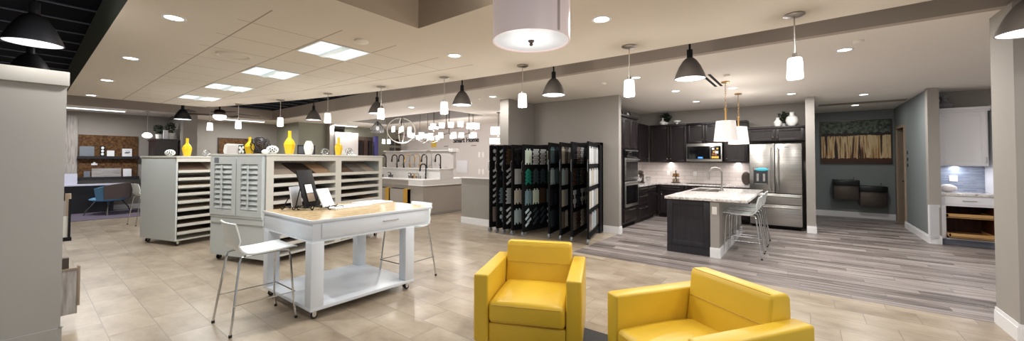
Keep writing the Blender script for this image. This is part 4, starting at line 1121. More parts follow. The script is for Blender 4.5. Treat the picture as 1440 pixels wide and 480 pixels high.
b = MB(); b.box(10.33, 10.94, -2.70, -2.665, .931, 2.42); b.build('panel', 'hutch', t); box1(10.29, 10.94, -2.75, -2.655, 2.42, 2.52, bev=.01).build('cap', 'hutch', t)
b = MB(); b.box(10.936, 10.945, -2.33, -2.22, 1.12, 1.235, bev=.002); b.box(10.933, 10.936, -2.29, -2.26, 1.15, 1.20); tag(b.build('wall_outlet', 'plate'), 'white outlet on the blue grey hutch tiles', 'outlet')
t = thing('shell_ornament', 'white shell shaped ornament on the hutch counter', 'ornament', (10.62, -2.10, .93), R(10))
b = MB(); b.sph((0, -.035, .075), .09, .115, .075, 18, 12); b.sph((-.03, -.10, .075), .05, .05, .05); b.build('body', 'shell', t)
b = MB(); b.M = Matrix.Translation((-.02, .07, 0)) @ Matrix.Rotation(R(-22), 4, 'X'); b.sph((0, 0, .11), .02, .04, .12, 12, 9); b.M = None; b.build('wing', 'shell', t)
t = thing('jug', 'grey glass jug on top of the white wall cabinet', 'jug', (10.72, -2.13, 2.50))
b = MB(); b.lathe([(0, 0), (.11, 0), (.13, .04), (.12, .09), (.05, .15), (.045, .19), (.06, .21), (.06, .25), (.045, .25), (.0, .2)], 18); b.build('body', plain('grey glass', rgb(126, 126, 130), .15), t)
b = MB(); b.tube([(.05, .0, .2), (.10, 0, .2), (.12, 0, .13), (.11, 0, .09)], .009, 6); b.build('handle', 'steel_dark', t)

# ------------------------------------------------------------------ niche: painting, fountains
t = thing('painting', 'forest canvas with pale trunks and dark green treetops in the niche', 'painting', (13.645, -1.09, 2.02))
box1(-.035, 0, -.69, .69, -.56, .56).build('canvas', 'painting', t)
b = MB()
for y0, y1, z0, z1 in ((-.71, -.69, -.58, .58), (.69, .71, -.58, .58), (-.69, .69, .56, .58), (-.69, .69, -.58, -.56)): b.box(-.045, 0, y0, y1, z0, z1)
b.build('frame', 'bronze', t)
def fountain(y, z, label):
    t = thing('drinking_fountain', label, 'drinking fountain', (13.65, y, z), 0)
    b = MB(); b.prism([(-.36, .45), (-.42, .53), (-.42, .60), (0, .60), (0, .0), (-.10, .0), (-.30, .06)], -.25, .25, axis='Y'); b.build('body', 'steel_black', t, smooth=False) if False else None
    b.bm.free() if False else None
    c = MB(); c.box(-.36, 0, -.25, .25, 0.02, .42, bev=.01); c.build('apron_panel', 'steel_dark', t)
    c = MB(); c.box(-.44, 0, -.265, .265, .40, .54, bev=.015); c.build('basin_body', 'steel_black', t)
    c = MB(); c.sph((-.20, .02, .543), .16, .22, .012, 18, 8); c.build('basin_plate', 'nickel', t)
    c = MB(); c.tube([(-.10, -.17, .54), (-.10, -.17, .60), (-.14, -.17, .62), (-.17, -.17, .60)], .012, 8); c.cyl((-.12, -.20, .54), (-.12, -.20, .565), .016); c.build('bubbler', 'chrome', t)
    c = MB(); c.box(-.30, 0, .25, .262, .05, .42); c.box(-.30, 0, -.262, -.25, .05, .42); c.build('side_panel', 'steel_black', t)
    return t
fountain(-.88, .47, 'higher dark drinking fountain on the left under the painting')
fountain(-1.40, .33, 'lower dark drinking fountain on the right under the painting')
for k, z in enumerate((1.42, 1.55, 1.70)):
    b = MB(); b.box(12.10, 12.17, -1.85, -1.842, z - .035, z + .035, 0, bev=.001)
    tag(b.build('switch_plate', 'black'), '%s dark switch plate on the wall beside the hallway door' % ['lowest', 'middle', 'highest'][k], 'switch')
t = thing('linear_vent', 'long dark slot vent in the niche ceiling', 'vent', (11.8, -1.05, ZK))
box1(-.16, .16, -.75, .75, -.006, 0).build('frame', 'wall', t); box1(-.13, .13, -.72, .72, -.009, -.006).build('slot', 'door_tan', t)
t = thing('linear_vent', 'double black slot vent in the ceiling beside the island pendants', 'vent', (7.1, 1.20, ZK))
box1(-.6, .6, -.09, .09, -.004, 0).build('frame', 'ceil2', t)
for y in (-.045, .045): box1(-.58, .58, y - .022, y + .022, -.007, -.004).build('slot', 'black_soft', t)

# ------------------------------------------------------------------ ceiling fixtures
def downlight(x, y, z, label, power=9, r=.085):
    t = thing('recessed_downlight', label, 'downlight', (x, y, z), 0, 'round recessed downlights')
    b = MB(); b.lathe([(r * .78, 0), (r * .78, -.004), (r, -.006), (r * 1.06, 0)], 24); b.build('trim_ring', 'white_trim', t)
    b = MB(); b.lathe([(0, -.002), (r * .78, -.002), (r * .78, 0), (0, 0)], 24); b.build('lens', 'lamp_white', t)
    lamp('AREA', (x, y, z - .012), power, .14, (1, .975, .94))
    return t
for i, y in enumerate((4.38, 6.56, 8.70, 10.98)):
    downlight(.79, y, ZC, '%s downlight in the left edge of the main ceiling' % ['nearest', 'second', 'third', 'farthest'][i], 34)
downlight(3.10, 1.40, ZC, 'downlight in the main ceiling right of the big drum pendant', 34)
downlight(3.12, 3.28, ZC, 'downlight in the main ceiling left of the big drum pendant', 34)
for y, lb in ((-.41, 'downlight in the kitchen ceiling nearest the right column'), (2.15, 'downlight in the kitchen ceiling behind the tall black cone pendant stem'), (5.22, 'downlight in the kitchen ceiling before the wall pier'), (7.98, 'downlight in the ceiling before the chandelier recess')):
    downlight(6.09, y, ZK, lb, 20 if y == 5.22 else 46)
for x, y, lb in ((7.72, 1.95, 'downlight above the left side of the island'), (9.38, 1.93, 'downlight near the microwave cabinets'), (8.04, 1.03, 'downlight beside the island pendants'), (9.43, .18, 'downlight before the refrigerator'), (10.40, -.98, 'downlight at the mouth of the fountain niche'), (12.25, -1.0, 'downlight inside the fountain niche')):
    downlight(x, y, ZK, lb, 40 if x < 10 else (34 if x < 11 else 8))
def small_disc(x, y, z, r, label, name='smoke_detector', cat='detector'):
    b = MB(); b.lathe([(0, -.03), (r * .7, -.03), (r, -.018), (r, 0), (0, 0)], 20); return tag(b.build(name, 'ceil2', loc=(x, y, z)), label, cat)
small_disc(2.14, 3.64, ZC, .07, 'small round smoke detector beside the nearest ceiling panel light')
small_disc(5.41 + .3, -.5, ZK, .05, 'small sprinkler cap in the ceiling beside the beam at right', 'sprinkler_cap', 'sprinkler')
small_disc(6.73, .94, ZK, .045, 'small sprinkler cap near the brass chain pendants', 'sprinkler_cap', 'sprinkler')
small_disc(6.18, 2.75, ZK, .045, 'small sprinkler cap in the ceiling above the tile racks', 'sprinkler_cap', 'sprinkler')
small_disc(6.05, 5.58, ZK, .045, 'small sprinkler cap in the ceiling left of the wall pier', 'sprinkler_cap', 'sprinkler')
t = thing('round_diffuser', 'round flush air diffuser in the tiled ceiling', 'vent', (1.51, 5.36, ZC))
b = MB(); b.lathe([(0, -.012), (.10, -.014), (.13, -.010), (.14, -.006), (.165, -.02), (.17, -.004), (.175, 0), (0, 0)], 28); b.build('disc', 'ceil', t)
for i, y in enumerate((4.27, 6.07, 7.87, 9.67)):
    t = thing('panel_light', '%s square panel light in the tiled ceiling' % ['nearest', 'second nearest', 'third', 'farthest'][i], 'ceiling light', (2.165, y, ZC), 0, 'square panel lights in the tiled ceiling')
    w = .295
    b = MB()
    for x0, x1, y0, y1 in ((-w, w, -w, -w + .02), (-w, w, w - .02, w), (-w, -w + .02, -w + .02, w - .02), (w - .02, w, -w + .02, w - .02)): b.box(x0, x1, y0, y1, -.006, 0)
    b.build('frame', 'white_trim', t)
    b = MB(); b.box(-w + .02, -.05, -w + .02, w - .02, -.004, 0); b.build('lens', 'troffer', t)
    b = MB(); b.box(.05, w - .02, -w + .02, w - .02, -.004, 0); b.build('lens', 'troffer', t)
    b = MB(); b.prism([(-.05, 0), (-.045, -.012), (0, -.02), (.045, -.012), (.05, 0)], -w + .02, w - .02, axis='Y'); b.build('center_basket', 'troffer_frame', t)
    sp = lamp('SPOT', (2.165, y, ZC - .03), 170, .2, (.94, .98, 1)); sp.data.spot_size = R(165); sp.data.spot_blend = .6
# white glass pendants along the curved edge
def glass_pendant():
    t = thing('glass_pendant', 'x', 'pendant light', (0, 0, 0), 0, 'white glass pendants along the curved ceiling')
    b = MB(); b.lathe([(0, ZC), (.075, ZC), (.078, ZC - .008), (.06, ZC - .018), (.012, ZC - .028), (0, ZC - .028)], 20); b.build('canopy', 'nickel', t)
    b = MB(); b.cyl((0, 0, 2.40), (0, 0, ZC - .02), .006, n=8); b.sph((0, 0, 2.55), .009, u=8, v=6); b.cyl((0, 0, 2.375), (0, 0, 2.42), .022, .014); b.build('stem', 'nickel', t)
    b = MB(); b.lathe([(0, 2.378), (.045, 2.378), (.052, 2.368), (.060, 2.21), (.055, 2.20), (.0, 2.203)], 20); b.build('glass_shade', 'glass_lit', t)
    return t
g0 = glass_pendant()
for i, (x, y) in enumerate(((3.99, .05), (4.01, 1.49), (3.99, 2.91), (3.86, 4.27), (3.70, 5.67), (3.48, 7.06), (3.26, 8.61), (2.94, 10.03), (2.71, 11.19))):
    lb = '%s white glass pendant from the right along the curved ceiling edge' % ORD[i]
    if i == 0: g0.location = (x, y, 0); g0['label'] = lb
    else: dup(g0, (x, y, 0), 0, lb)
    lamp('POINT', (x, y, 2.12), 14, .06, (1, .93, .85))
# cone pendants hung behind the edge
def cone_pendant(mat, top):
    t = thing('cone_pendant', 'x', 'pendant light', (0, 0, 0), 0, 'dark metal cone pendants')
    b = MB(); b.cyl((0, 0, 2.72), (0, 0, top), .012, n=8); b.build('stem', 'black', t)
    b = MB(); b.cyl((0, 0, 2.665), (0, 0, 2.775), .032, n=14); b.build('socket', 'black', t)
    b = MB(); b.lathe([(.165, 2.44), (.168, 2.445), (.150, 2.50), (.115, 2.58), (.075, 2.645), (.045, 2.675), (.034, 2.68), (.030, 2.675), (.070, 2.635), (.110, 2.575), (.145, 2.495), (.160, 2.44)], 28); b.build('lamp_shade', mat, t)
    b = MB(); b.lathe([(0, 2.443), (.160, 2.443), (.158, 2.448), (0, 2.448)], 28); b.build('diffuser', 'cone_in', t)
    return t
k0 = cone_pendant('cone_out', ZD)
cones = [(4.65, 1.02, 'pewter cone pendant in front of the kitchen wall cabinets'), (4.64, 2.83, 'pewter cone pendant above the tile racks'), (4.55, 4.59, 'pewter cone pendant beside the chandeliers, left of the wall pier'), (4.36, 6.82, 'cone pendant partly behind a white glass pendant near the ring chandelier'), (4.17, 9.13, 'pewter cone pendant in front of the sage wall'), (4.44, -1.31, 'pewter cone pendant cut by the right edge of the picture')]
for i, (x, y, lb) in enumerate(cones):
    if i == 0: k0.location = (x, y, 0); k0['label'] = lb
    else: dup(k0, (x, y, 0), 0, lb)
    lamp('POINT', (x, y, 2.38), 5, .10, (1, .97, .93))
k1 = cone_pendant('cone_blk', ZD); k1['label'] = 'big black cone pendant at the top left corner'; k1.location = (.035, 4.95, 0)
dup(k1, (2.27, 11.5, 0), 0, 'black cone pendant above the farthest left sample rack')
lamp('POINT', (2.27, 11.5, 2.38), 5, .10, (1, .97, .93))
dup(k1, (.03, 6.6, -.04), 0, 'black cone pendant behind the grey display unit cornice')
lamp('POINT', (.035, 4.6, 2.38), 5, .10)
# big drum pendant
t = thing('drum_pendant', 'large blush fabric drum pendant with a white diffuser', 'pendant light', (2.042, 1.419, 0))
zb, rd = 2.288, .254
b = MB(); b.lathe([(rd - .003, zb), (rd, zb), (rd, 2.64), (rd - .003, 2.64), (rd - .003, zb)], 48); b.build('drum_shade', 'drum_side', t)
b = MB(); b.lathe([(0, zb + .006), (rd - .008, zb + .006), (rd - .006, zb + .011), (0, zb + .011)], 48); b.build('diffuser', 'drum_bottom', t)
b = MB(); b.lathe([(rd - .010, zb), (rd + .001, zb - .002), (rd + .001, zb + .008), (rd - .010, zb + .006)], 48); b.build('rim', 'drum_side', t)
b = MB(); b.lathe([(0, zb - .03), (.008, zb - .028), (.013, zb - .018), (.008, zb - .012), (.018, zb - .003), (.022, zb + .006), (0, zb + .006)], 16); b.build('finial', 'bronze', t)
b = MB(); b.box(rd - .0005, rd + .002, -.010, .010, zb + .008, 2.64); ob = b.build('seam', 'drum_trim', t); ob.rotation_euler = (0, 0, R(256))
b = MB(); b.cyl((0, 0, zb + .01), (0, 0, 3.17), .010); b.lathe([(0, 3.18), (.07, 3.18), (.07, 3.16), (0, 3.15)], 20)
for k in range(3): b.cyl((0, 0, 2.60), (.25 * math.cos(2.1 * k), .25 * math.sin(2.1 * k), 2.60), .004, n=6)
b.build('stem', 'bronze', t)
lamp('POINT', (2.042, 1.419, 2.20), 4, .20, (1, .96, .93)); lamp('POINT', (2.042, 1.50, 2.74), 16, .10, (1, .95, .90))

# ------------------------------------------------------------------ back left office corner
t = thing('cork_board', 'brown cork display wall with two dark ledges at the back left', 'board', (0, 16.19, 0))
box1(.95, 2.15, -.03, 0, .98, 2.2).build('cork_panel', 'cork', t)
for z in (1.56, .96): box1(.93, 2.18, -.16, -.03, z - .045, z + .03).build('ledge', 'navy_black', t)
def leaner(label, x0, x1, z, h, mat, name='sample_board', cat='sample', y=16.10):
    b = MB(); b.M = Matrix.Rotation(R(-6), 4, 'X'); b.box(-(x1 - x0) / 2, (x1 - x0) / 2, -.008, .008, 0, h)
    return tag(b.build(name, mat, loc=((x0 + x1) / 2, y, z)), label, cat)
leaner('slate blue square panel on the upper cork ledge', .97, 1.25, 1.59, .28, 'grey_tile')
leaner('white square card on the upper cork ledge', 1.50, 1.65, 1.59, .17, 'card')
o = leaner('white card with a dark motif on the upper cork ledge', 1.81, 2.02, 1.59, .23, 'card')
b = MB(); b.M = Matrix.Rotation(R(-6), 4, 'X'); b.sph((.0, -.010, .11), .05, .003, .022, 10, 6); b.sph((.045, -.010, .12), .02, .003, .02, 10, 6); b.sph((-.04, -.010, .10), .015, .003, .015, 8, 5); b.box(-.04, .06, -.011, -.008, .16, .168); b.build('motif', 'print_dark', o)
t = thing('photo_strip', 'narrow black framed strip of white prints on the upper ledge', 'picture', (1.41, 16.09, 1.59))
box1(-.05, .05, -.012, .01, 0, .30).build('frame', 'black', t)
for k in range(3): 
    b = MB(); b.sph((.0, -.013, .06 + k * .09), .032, .004, .04, 10, 6); b.build('print', 'card', t)
leaner('long grey wood plank sample on the lower cork ledge', 1.21, 1.80, .99, .25, 'grey_plank_h')
leaner('white framed tile sample on the lower cork ledge', 1.84, 2.02, .99, .23, 'card')
leaner('dark grey square sample on the lower cork ledge', 1.06, 1.18, .99, .17, 'grey_tile')
b = MB(); b.prism([(0, 0), (.12, 0), (.12, .05), (.085, .05), (.08, .09), (.04, .09), (.035, .055), (0, .05)], -.01, .01, axis='Y'); tag(b.build('wall_ornament', 'card', loc=(1.20, 16.145, 1.33)), 'small white cutout pinned between the cork ledges', 'ornament')
t = thing('plank_panel', 'tall grey wood clad panel left of the cork board', 'panel', (0, 16.19, 0))
box1(.45, .925, -.06, 0, .012, 2.72).build('cladding', 'grey_plank', t); box1(.45, .925, -.12, -.06, .9, 1.36).build('lower_slab', 'grey_plank', t)
t = thing('desk', 'white topped desk with a blue black front at the back left', 'desk', (0, 0, 0))
box1(.25, 1.95, 15.62, 16.05, .765, .805, bev=.004).build('desk_top', 'desk_white', t)
box1(.28, 1.62, 15.72, 16.0, 0.012, .765).build('front_panel', 'navy_black', t)
tag(box1(.45, .93, 15.85, 15.90, .806, 1.10).build('monitor_panel', 'desk_white'), 'pale lavender panel standing on the white desk', 'panel')
t = thing('lounge_chair', 'sky blue lounge chair with a taupe back at the desk', 'chair', (1.47, 15.15, 0.012), R(51))
b = MB(); rows = []
for i in range(9):
    a = i / 8
    row = []
    for j in range(13):
        th = PI * (.0 + j / 12)
        rx, ry = .42 + .08 * a, .34 + .05 * a
        row.append((rx * math.cos(th), -.0 - ry * math.sin(th) * 1, .38 + (.45 * a) * (.72 + .28 * math.sin(th))))
    rows.append(row)
b.sheet(rows, .035); b.build('back_shell', ['blue_chair'], t, ang=60)
b = MB(); b.box(-.30, .30, -.375, -.345, .46, .76, bev=.012) if False else None
rows = []
for i in range(6):
    rows.append([((.47 + .075 * i / 5) * math.cos(PI * (.06 + .80 * j / 8)), -(.40 + .05 * i / 5) * math.sin(PI * (.06 + .80 * j / 8)) - .012, .42 + .30 * i / 5 * (.72 + .28 * math.sin(PI * (.06 + .80 * j / 8))) * 1.42) for j in range(9)])
b.sheet(rows, .02); b.build('back_panel', 'grey_chair', t, ang=60)
b = MB(); b.sph((0, .02, .40), .41, .34, .07, 20, 10); b.build('seat_cushion', 'blue_chair', t)
for x, y in ((-.38, -.22), (.38, -.22), (-.38, .24), (.38, .24)):
    b = MB(); b.tube([(x * .6, y * .6, .37), (x * .95, y * .95, .16), (x * 1.1, y * 1.1, .0)], .014, 8); b.build('leg', 'chrome', t)
t = thing('dresser', 'dark brown tall cabinet topped with plants at the back left', 'cabinet', (0, 0, 0))
box1(2.32, 2.82, 14.75, 15.7, .08, 2.05).build('body', 'dresser', t); box1(2.30, 2.84, 14.72, 15.72, 2.05, 2.10).build('top', 'dresser', t); box1(2.36, 2.80, 14.8, 15.6, 0.0, .08).build('plinth', 'black_soft', t)
b = MB()
for k in range(4): b.box(2.312, 2.32, 14.8 + k * .22, 14.98 + k * .22, .15, 1.98)
b.build('door_panel', 'dresser', t)
potted('left dark potted plant on the brown cabinet at the back', (2.44, 15.05, 2.10), .12, .16, .08, 21, .14)
potted('right dark potted plant on the brown cabinet at the back', (2.68, 14.90, 2.10), .12, .17, .10, 22, .18)
tag(box1(2.50, 2.60, 14.80, 14.86, 2.10, 2.36).build('photo_card', 'card'), 'white card standing between the plants on the brown cabinet', 'card')
def strip_light(x, y, w, label, z=None):
    t = thing('strip_light', label, 'ceiling light', (x, y, ZK), 0, 'linear strip lights at the back')
    box1(-w / 2, w / 2, -.09, .09, -.05, 0).build('housing', 'white_trim', t); box1(-w / 2 + .01, w / 2 - .01, -.075, .075, -.062, -.05).build('lens', 'strip', t)
    lamp('AREA', (x, y, ZK - .08), 75, w, (1, .98, .95), sizey=.15)
strip_light(1.05, 14.75, 1.3, 'strip light over the desk corner at the back left')
strip_light(4.48, 14.85, 1.25, 'strip light over the second cork board')
strip_light(7.55, 13.95, .95, 'strip light above the white sink display wall')
t = thing('globe_pendant', 'small white globe pendant hanging over the desk corner', 'pendant light', (2.13, 14.62, 0))
b = MB(); b.cyl((0, 0, 2.24), (0, 0, ZK), .006, n=8); b.cyl((0, 0, ZK - .02), (0, 0, ZK), .05, n=14); b.build('stem', 'nickel', t)
b = MB(); b.lathe([(0, 2.10), (.06, 2.105), (.11, 2.15), (.105, 2.20), (.06, 2.25), (0, 2.26)], 18); b.build('globe', 'glass_lit', t)
# second alcove
t = thing('cork_board', 'small brown cork board with black frame in the middle back alcove', 'board', (0, 16.19, 0))
box1(4.18, 5.66, -.03, 0, 1.2, 2.24).build('cork_panel', 'cork', t)
b = MB()
for x0, x1, z0, z1 in ((4.15, 4.18, 1.17, 2.27), (5.66, 5.69, 1.17, 2.27), (4.18, 5.66, 2.24, 2.27), (4.18, 5.66, 1.17, 1.2)): b.box(x0, x1, -.04, 0, z0, z1)
b.build('frame', 'bronze', t)
b = MB(); b.box(3.22, 3.30, 15.0, 15.5, 1.15, 1.95, bev=.03); tag(b.build('floor_mirror', 'black_soft', loc=(0, 0, 0)), 'black rounded panel edge hanging on the wall stub by the beige pillar', 'panel')
for i, x in enumerate((6.11, 6.46)):
    t = thing('picture_frame', '%s black framed photo on the sage wall behind the vases' % ['left', 'right'][i], 'picture', (x, 14.295, 1.86))
    b = MB(); w, h = .13, .17
    for x0, x1, z0, z1 in ((-w, -w + .03, -h, h), (w - .03, w, -h, h), (-w + .03, w - .03, h - .03, h), (-w + .03, w - .03, -h, -h + .03)): b.box(x0, x1, -.02, 0, z0, z1)
    b.build('frame', 'black', t); box1(-w + .03, w - .03, -.01, 0, -h + .03, h - .03).build('print', 'grey_tile', t)
t = thing('ceiling_fan', 'dark ceiling fan with a lit white bowl in the raised opening', 'ceiling fan', (3.30, 12.75, 0))
b = MB(); b.cyl((0, 0, 2.86), (0, 0, 3.18), .02); b.build('down_rod', 'bronze', t)
b = MB(); b.lathe([(0, 2.73), (.11, 2.74), (.14, 2.80), (.11, 2.87), (.03, 2.89), (0, 2.89)], 20); b.build('motor_housing', 'bronze', t)
b = MB(); b.lathe([(0, 2.58), (.09, 2.60), (.15, 2.66), (.155, 2.71), (.14, 2.73), (0, 2.73)], 22); b.build('light_bowl', 'glass_lit', t)
for k in range(5):
    a = 2 * PI * k / 5 + .35
    b = MB(); b.M = Matrix.Rotation(a, 4, 'Z') @ Matrix.Rotation(R(10), 4, 'X')
    b.prism([(.15, -.025), (.30, -.06), (.75, -.07), (.80, 0), (.75, .07), (.30, .06), (.15, .025)], 2.80, 2.812); b.build('blade', 'bronze', t, smooth=False)

# ------------------------------------------------------------------ plumbing gallery
t = thing('display_counter', 'warm grey plumbing counter with white top and gold edged drawers', 'counter', (0, 0, 0))
CX, CY = 6.52, 8.02
b = MB(); b.box(CX + .02, 7.6, CY + .02, 12.0, 0, .80); b.box(7.6, 8.3, CY + .02, 8.6, 0, .80); b.build('body', 'counter_body', t)
b = MB(); b.box(CX - .02, 7.62, CY - .02, 12.0, .945, .975, bev=.004); b.box(7.62, 8.32, CY - .02, 8.62, .945, .975, bev=.004); b.build('countertop', 'quartz', t)
b = MB(); b.box(CX, 7.6, CY, 12.0, .80, .945); b.box(7.6, 8.3, CY, 8.6, .80, .945); b.build('apron', 'counter_body', t)
b = MB(); b.box(CX - .02, 8.32, CY - .022, CY + .6, .825, .945); b.box(CX - .03, 8.33, CY - .035, CY + .6, .80, .825, bev=.006); b.build('cove_moulding', 'quartz', t)
b = MB(); b.box(CX + .01, 8.3, CY + .005, CY + .02, 0, .06); b.build('base_trim', 'wall', t)
for y0, y1 in ((8.55, 9.35), (9.40, 10.2)):
    d_ = box1(CX - .10, CX + .02, y0, y1, .30, .70).build('drawer', 'counter_body', t)
    box1(CX - .12, CX - .0, y0 - .0, y0 + .16, .32, .715).build('drawer_side', 'drawer_gold', d_); box1(CX - .095, CX + .019, y0 + .17, y1 - .02, .70, .712).build('drawer_gap', 'black_soft', d_)
t = thing('tiered_backsplash', 'white two tier faucet display behind the plumbing counter', 'display', (0, 0, 0))
b = MB(); b.box(7.10, 7.60, 8.0, 12.0, .976, 1.235); b.build('lower_riser', 'quartz', t); box1(7.06, 7.6, 7.98, 12.0, 1.235, 1.265, bev=.004).build('lower_ledge', 'quartz', t)
b = MB(); b.box(7.50, 7.60, 7.9, 11.2, 1.265, 1.77); b.build('upper_panel', 'wall_white', t)
b = MB(); b.box(7.42, 7.62, 7.9, 11.2, 1.77, 1.80, bev=.004); b.cyl((7.52, 7.9, 1.74), (7.52, 7.9, 1.83), .14, n=20); b.build('upper_ledge', 'quartz', t)
fl = ['black', 'black', 'black', 'gold', 'nickel', 'gold', 'black', 'nickel', 'black']
fn = {'black': 'black', 'gold': 'gold', 'nickel': 'nickel'}
ys = [10.79, 10.2, 9.85, 9.55, 9.32, 9.07, 8.76, 8.55, 8.16]
for i, (mt, y) in enumerate(zip(fl, ys)):
    t = thing('gooseneck_faucet', '%s gooseneck faucet, %s from the left on the tiered display' % (fn[mt], ORD[i]), 'faucet', (7.25, y, 1.265), R(175 if i != 7 else 120), 'gooseneck faucets on the tiered display')
    goose(t, mt, .40 if i != 7 else .52, .085, .017 if mt == 'black' else .013)
t = thing('gooseneck_faucet', 'black gooseneck faucet standing lower on the plumbing counter', 'faucet', (6.98, 8.47, .975), R(150)); goose(t, 'black', .42, .075, .018)
for y, mt, lb in ((10.6, 'black', 'black two handle tap at the left of the plumbing counter'), (10.1, 'black', 'second black two handle tap on the plumbing counter'), (9.10, 'black', 'short black tap on the plumbing counter'), (8.95, 'gold', 'short gold tap on the plumbing counter'), (8.75, 'nickel', 'short nickel tap on the plumbing counter')):
    t = thing('basin_tap', lb, 'tap', (6.95, y, .975))
    b = MB(); b.cyl((0, 0, 0), (0, 0, .14), .02, .016); b.tube([(0, 0, .13), (-.05, 0, .15), (-.10, 0, .13)], .012, 8); b.build('spout', mt, t)
    b = MB(); b.cyl((0, .08, 0), (0, .08, .06), .018); b.box(-.01, .01, .06, .13, .06, .075); b.cyl((0, -.08, 0), (0, -.08, .06), .018); b.box(-.01, .01, -.13, -.06, .06, .075); b.build('cross_handle', mt, t)
b = MB(); b.lathe([(.17, .0), (.24, .004), (.25, .0)], 24); tag(b.build('drop_in_basin', 'white_glaze', loc=(6.85, 9.7, .9755)), 'white drop in basin set in the plumbing counter', 'basin')

def txt(body, size, loc, rot, mat, name, par=None, align='CENTER'):
    cu = bpy.data.curves.new(name, 'FONT'); cu.body = body; cu.size = size; cu.extrude = .008; cu.offset = .004
    cu.align_x = align; cu.align_y = 'CENTER'
    o = bpy.data.objects.new(name, cu); C.objects.link(o)
    dg = bpy.context.evaluated_depsgraph_get(); me = bpy.data.meshes.new_from_object(o.evaluated_get(dg))
    C.objects.unlink(o); bpy.data.objects.remove(o)
    me.materials.clear(); me.materials.append(M[mat])
    m = bpy.data.objects.new(name, me); C.objects.link(m); m.location = loc; m.rotation_euler = rot
    if par: m.parent = par
    return m
o = txt('Smart Home', .27, (10.59, 10.47, 2.29), (R(90), 0, R(-90)), 'black', 'wall_lettering'); tag(o, 'black Smart Home lettering on the pale gallery wall', 'sign')
for k, (y, z) in enumerate(((9.85, 2.08), (9.45 + .75, 2.06), (9.0, 2.09), (9.35, 2.08))): pass
for (y, lb) in ((9.05, 'right small dark caption on the gallery wall'), (10.05, 'middle small dark caption on the gallery wall'), (11.6, 'left small dark caption on the gallery wall')):
    tag(box1(10.592, 10.6, y - .13, y + .13, 2.06, 2.085).build('wall_caption', 'print_dark'), lb, 'caption')
for zi, z in enumerate((1.72, 1.07)):
    for yi, (y, lb) in enumerate(((9.65, 'left'), (8.75, 'right'))):
        for s in (-.10, .10):
            b = MB(); b.box(10.59, 10.6, y + s - .05, y + s + .05, z - .10, z + .10, bev=.002); b.box(10.586, 10.59, y + s - .015, y + s + .015, z - .03, z + .03)
            tag(b.build('switch_plate', 'plate'), '%s switch plate of the %s %s pair on the gallery wall' % ('right' if s < 0 else 'left', 'upper' if zi == 0 else 'lower', lb), 'switch')
tag(box1(10.57, 10.6, 10.35, 10.95, 1.0, 1.50, bev=.004).build('wall_panel', 'card'), 'white rectangular panel on the gallery wall', 'panel')
b = MB(); b.cyl((10.585, 10.75, 1.88), (10.6, 10.75, 1.88), .13, n=20); tag(b.build('wall_disc', 'wall_white'), 'pale round disc on the gallery wall above the white panel', 'disc')
tag(box1(10.588, 10.6, 12.2, 12.5, 2.05, 2.32).build('yellow_sign', 'yellow_note'), 'yellow square sign on the gallery wall', 'sign')
cols = ['print_dark', 'brown_sw', 'charc']
M['charc'] = plain('charcoal swatch', rgb(64, 62, 66), .5)
for r_ in range(2):
    for c_ in range(3):
        x = 10.1 + c_ * .31
        b = MB(); b.box(x - .12, x + .12, 14.585, 14.6, (2.16, 1.80)[r_], (2.46, 2.06)[r_])
        tag(b.build('color_swatch', cols[c_]), '%s %s swatch in the %s row on the gallery end wall' % (['left', 'middle', 'right'][c_], ['grey', 'brown', 'charcoal'][c_], ['upper', 'lower'][r_]), 'swatch')
# sink display wall + dark door display behind the long cabinet
t = thing('vanity_display', 'white sink display wall with glossy ledge behind the vases', 'display', (0, 0, 0))
box1(7.2, 8.12, 13.98, 14.06, 0, 2.56).build('back_panel', 'wall_white', t); box1(7.2, 8.12, 13.72, 13.98, 1.42, 1.50, bev=.01).build('ledge', 'white_glaze', t)
b = MB(); b.sph((7.75, 13.82, 1.62), .28, .12, .10, 18, 10); b.build('basin', 'white_glaze', t); box1(7.26, 7.9, 13.93, 13.98, 1.72, 1.86).build('glass_shelf', 'white_glaze', t)
t = thing('door_display', 'dark wood door samples standing left of the violet edge', 'display', (0, 0, 0))
box1(8.15, 8.9, 14.2, 14.26, 0, 2.45).build('back_panel', 'door_dark', t)
for x, mt in ((8.22, 'espresso'), (8.45, 'brown_sw'), (8.68, 'espresso')):
    box1(x, x + .16, 14.12, 14.2, 0, 2.3).build('sample_door', mt, t)
tag(box1(8.92, 9.06, 14.05, 14.2, 0, 2.5).build('violet_post', 'patio'), 'violet painted post left of the gallery end wall', 'post')

# ------------------------------------------------------------------ chandeliers
ZG = ZD
def drop(t, x, y, z0, z1, mat='bronze', r=.008):
    b = MB(); b.cyl((0, 0, z0 ), (0, 0, z1), r, n=8); b.lathe([(0, z1), (.06, z1), (.06, z1 - .02), (0, z1 - .02)], 14); return b.build('stem', mat, t)
t = thing('ring_chandelier', 'pale ring chandelier with candle lights, leftmost in the gallery', 'chandelier', (7.75, 10.68, 0), 0)
drop(t, 0, 0, 2.9, ZG, 'nickel')
b = MB()
for a in (R(25), R(-65)):
    b.tube([(.46 * math.cos(2 * PI * i / 28) * math.sin(a), .46 * math.cos(2 * PI * i / 28) * math.cos(a), 2.50 + .42 * math.sin(2 * PI * i / 28)) for i in range(28)], .018, 6, closed=True)
b.build('ring_frame', 'cab', t)
for k in range(6):
    a = 2 * PI * k / 6; b = MB(); b.cyl((.30 * math.cos(a), .30 * math.sin(a), 2.44), (.30 * math.cos(a), .30 * math.sin(a), 2.62), .05, n=10); b.build('candle_light', 'shade_bright', t)
b = MB()
for k in range(6): a = 2 * PI * k / 6; b.tube([(0, 0, 2.36), (.18 * math.cos(a), .18 * math.sin(a), 2.34), (.30 * math.cos(a), .30 * math.sin(a), 2.44)], .01, 6)
b.cyl((0, 0, 2.34), (0, 0, 2.92), .012); b.build('arm', 'bronze', t)
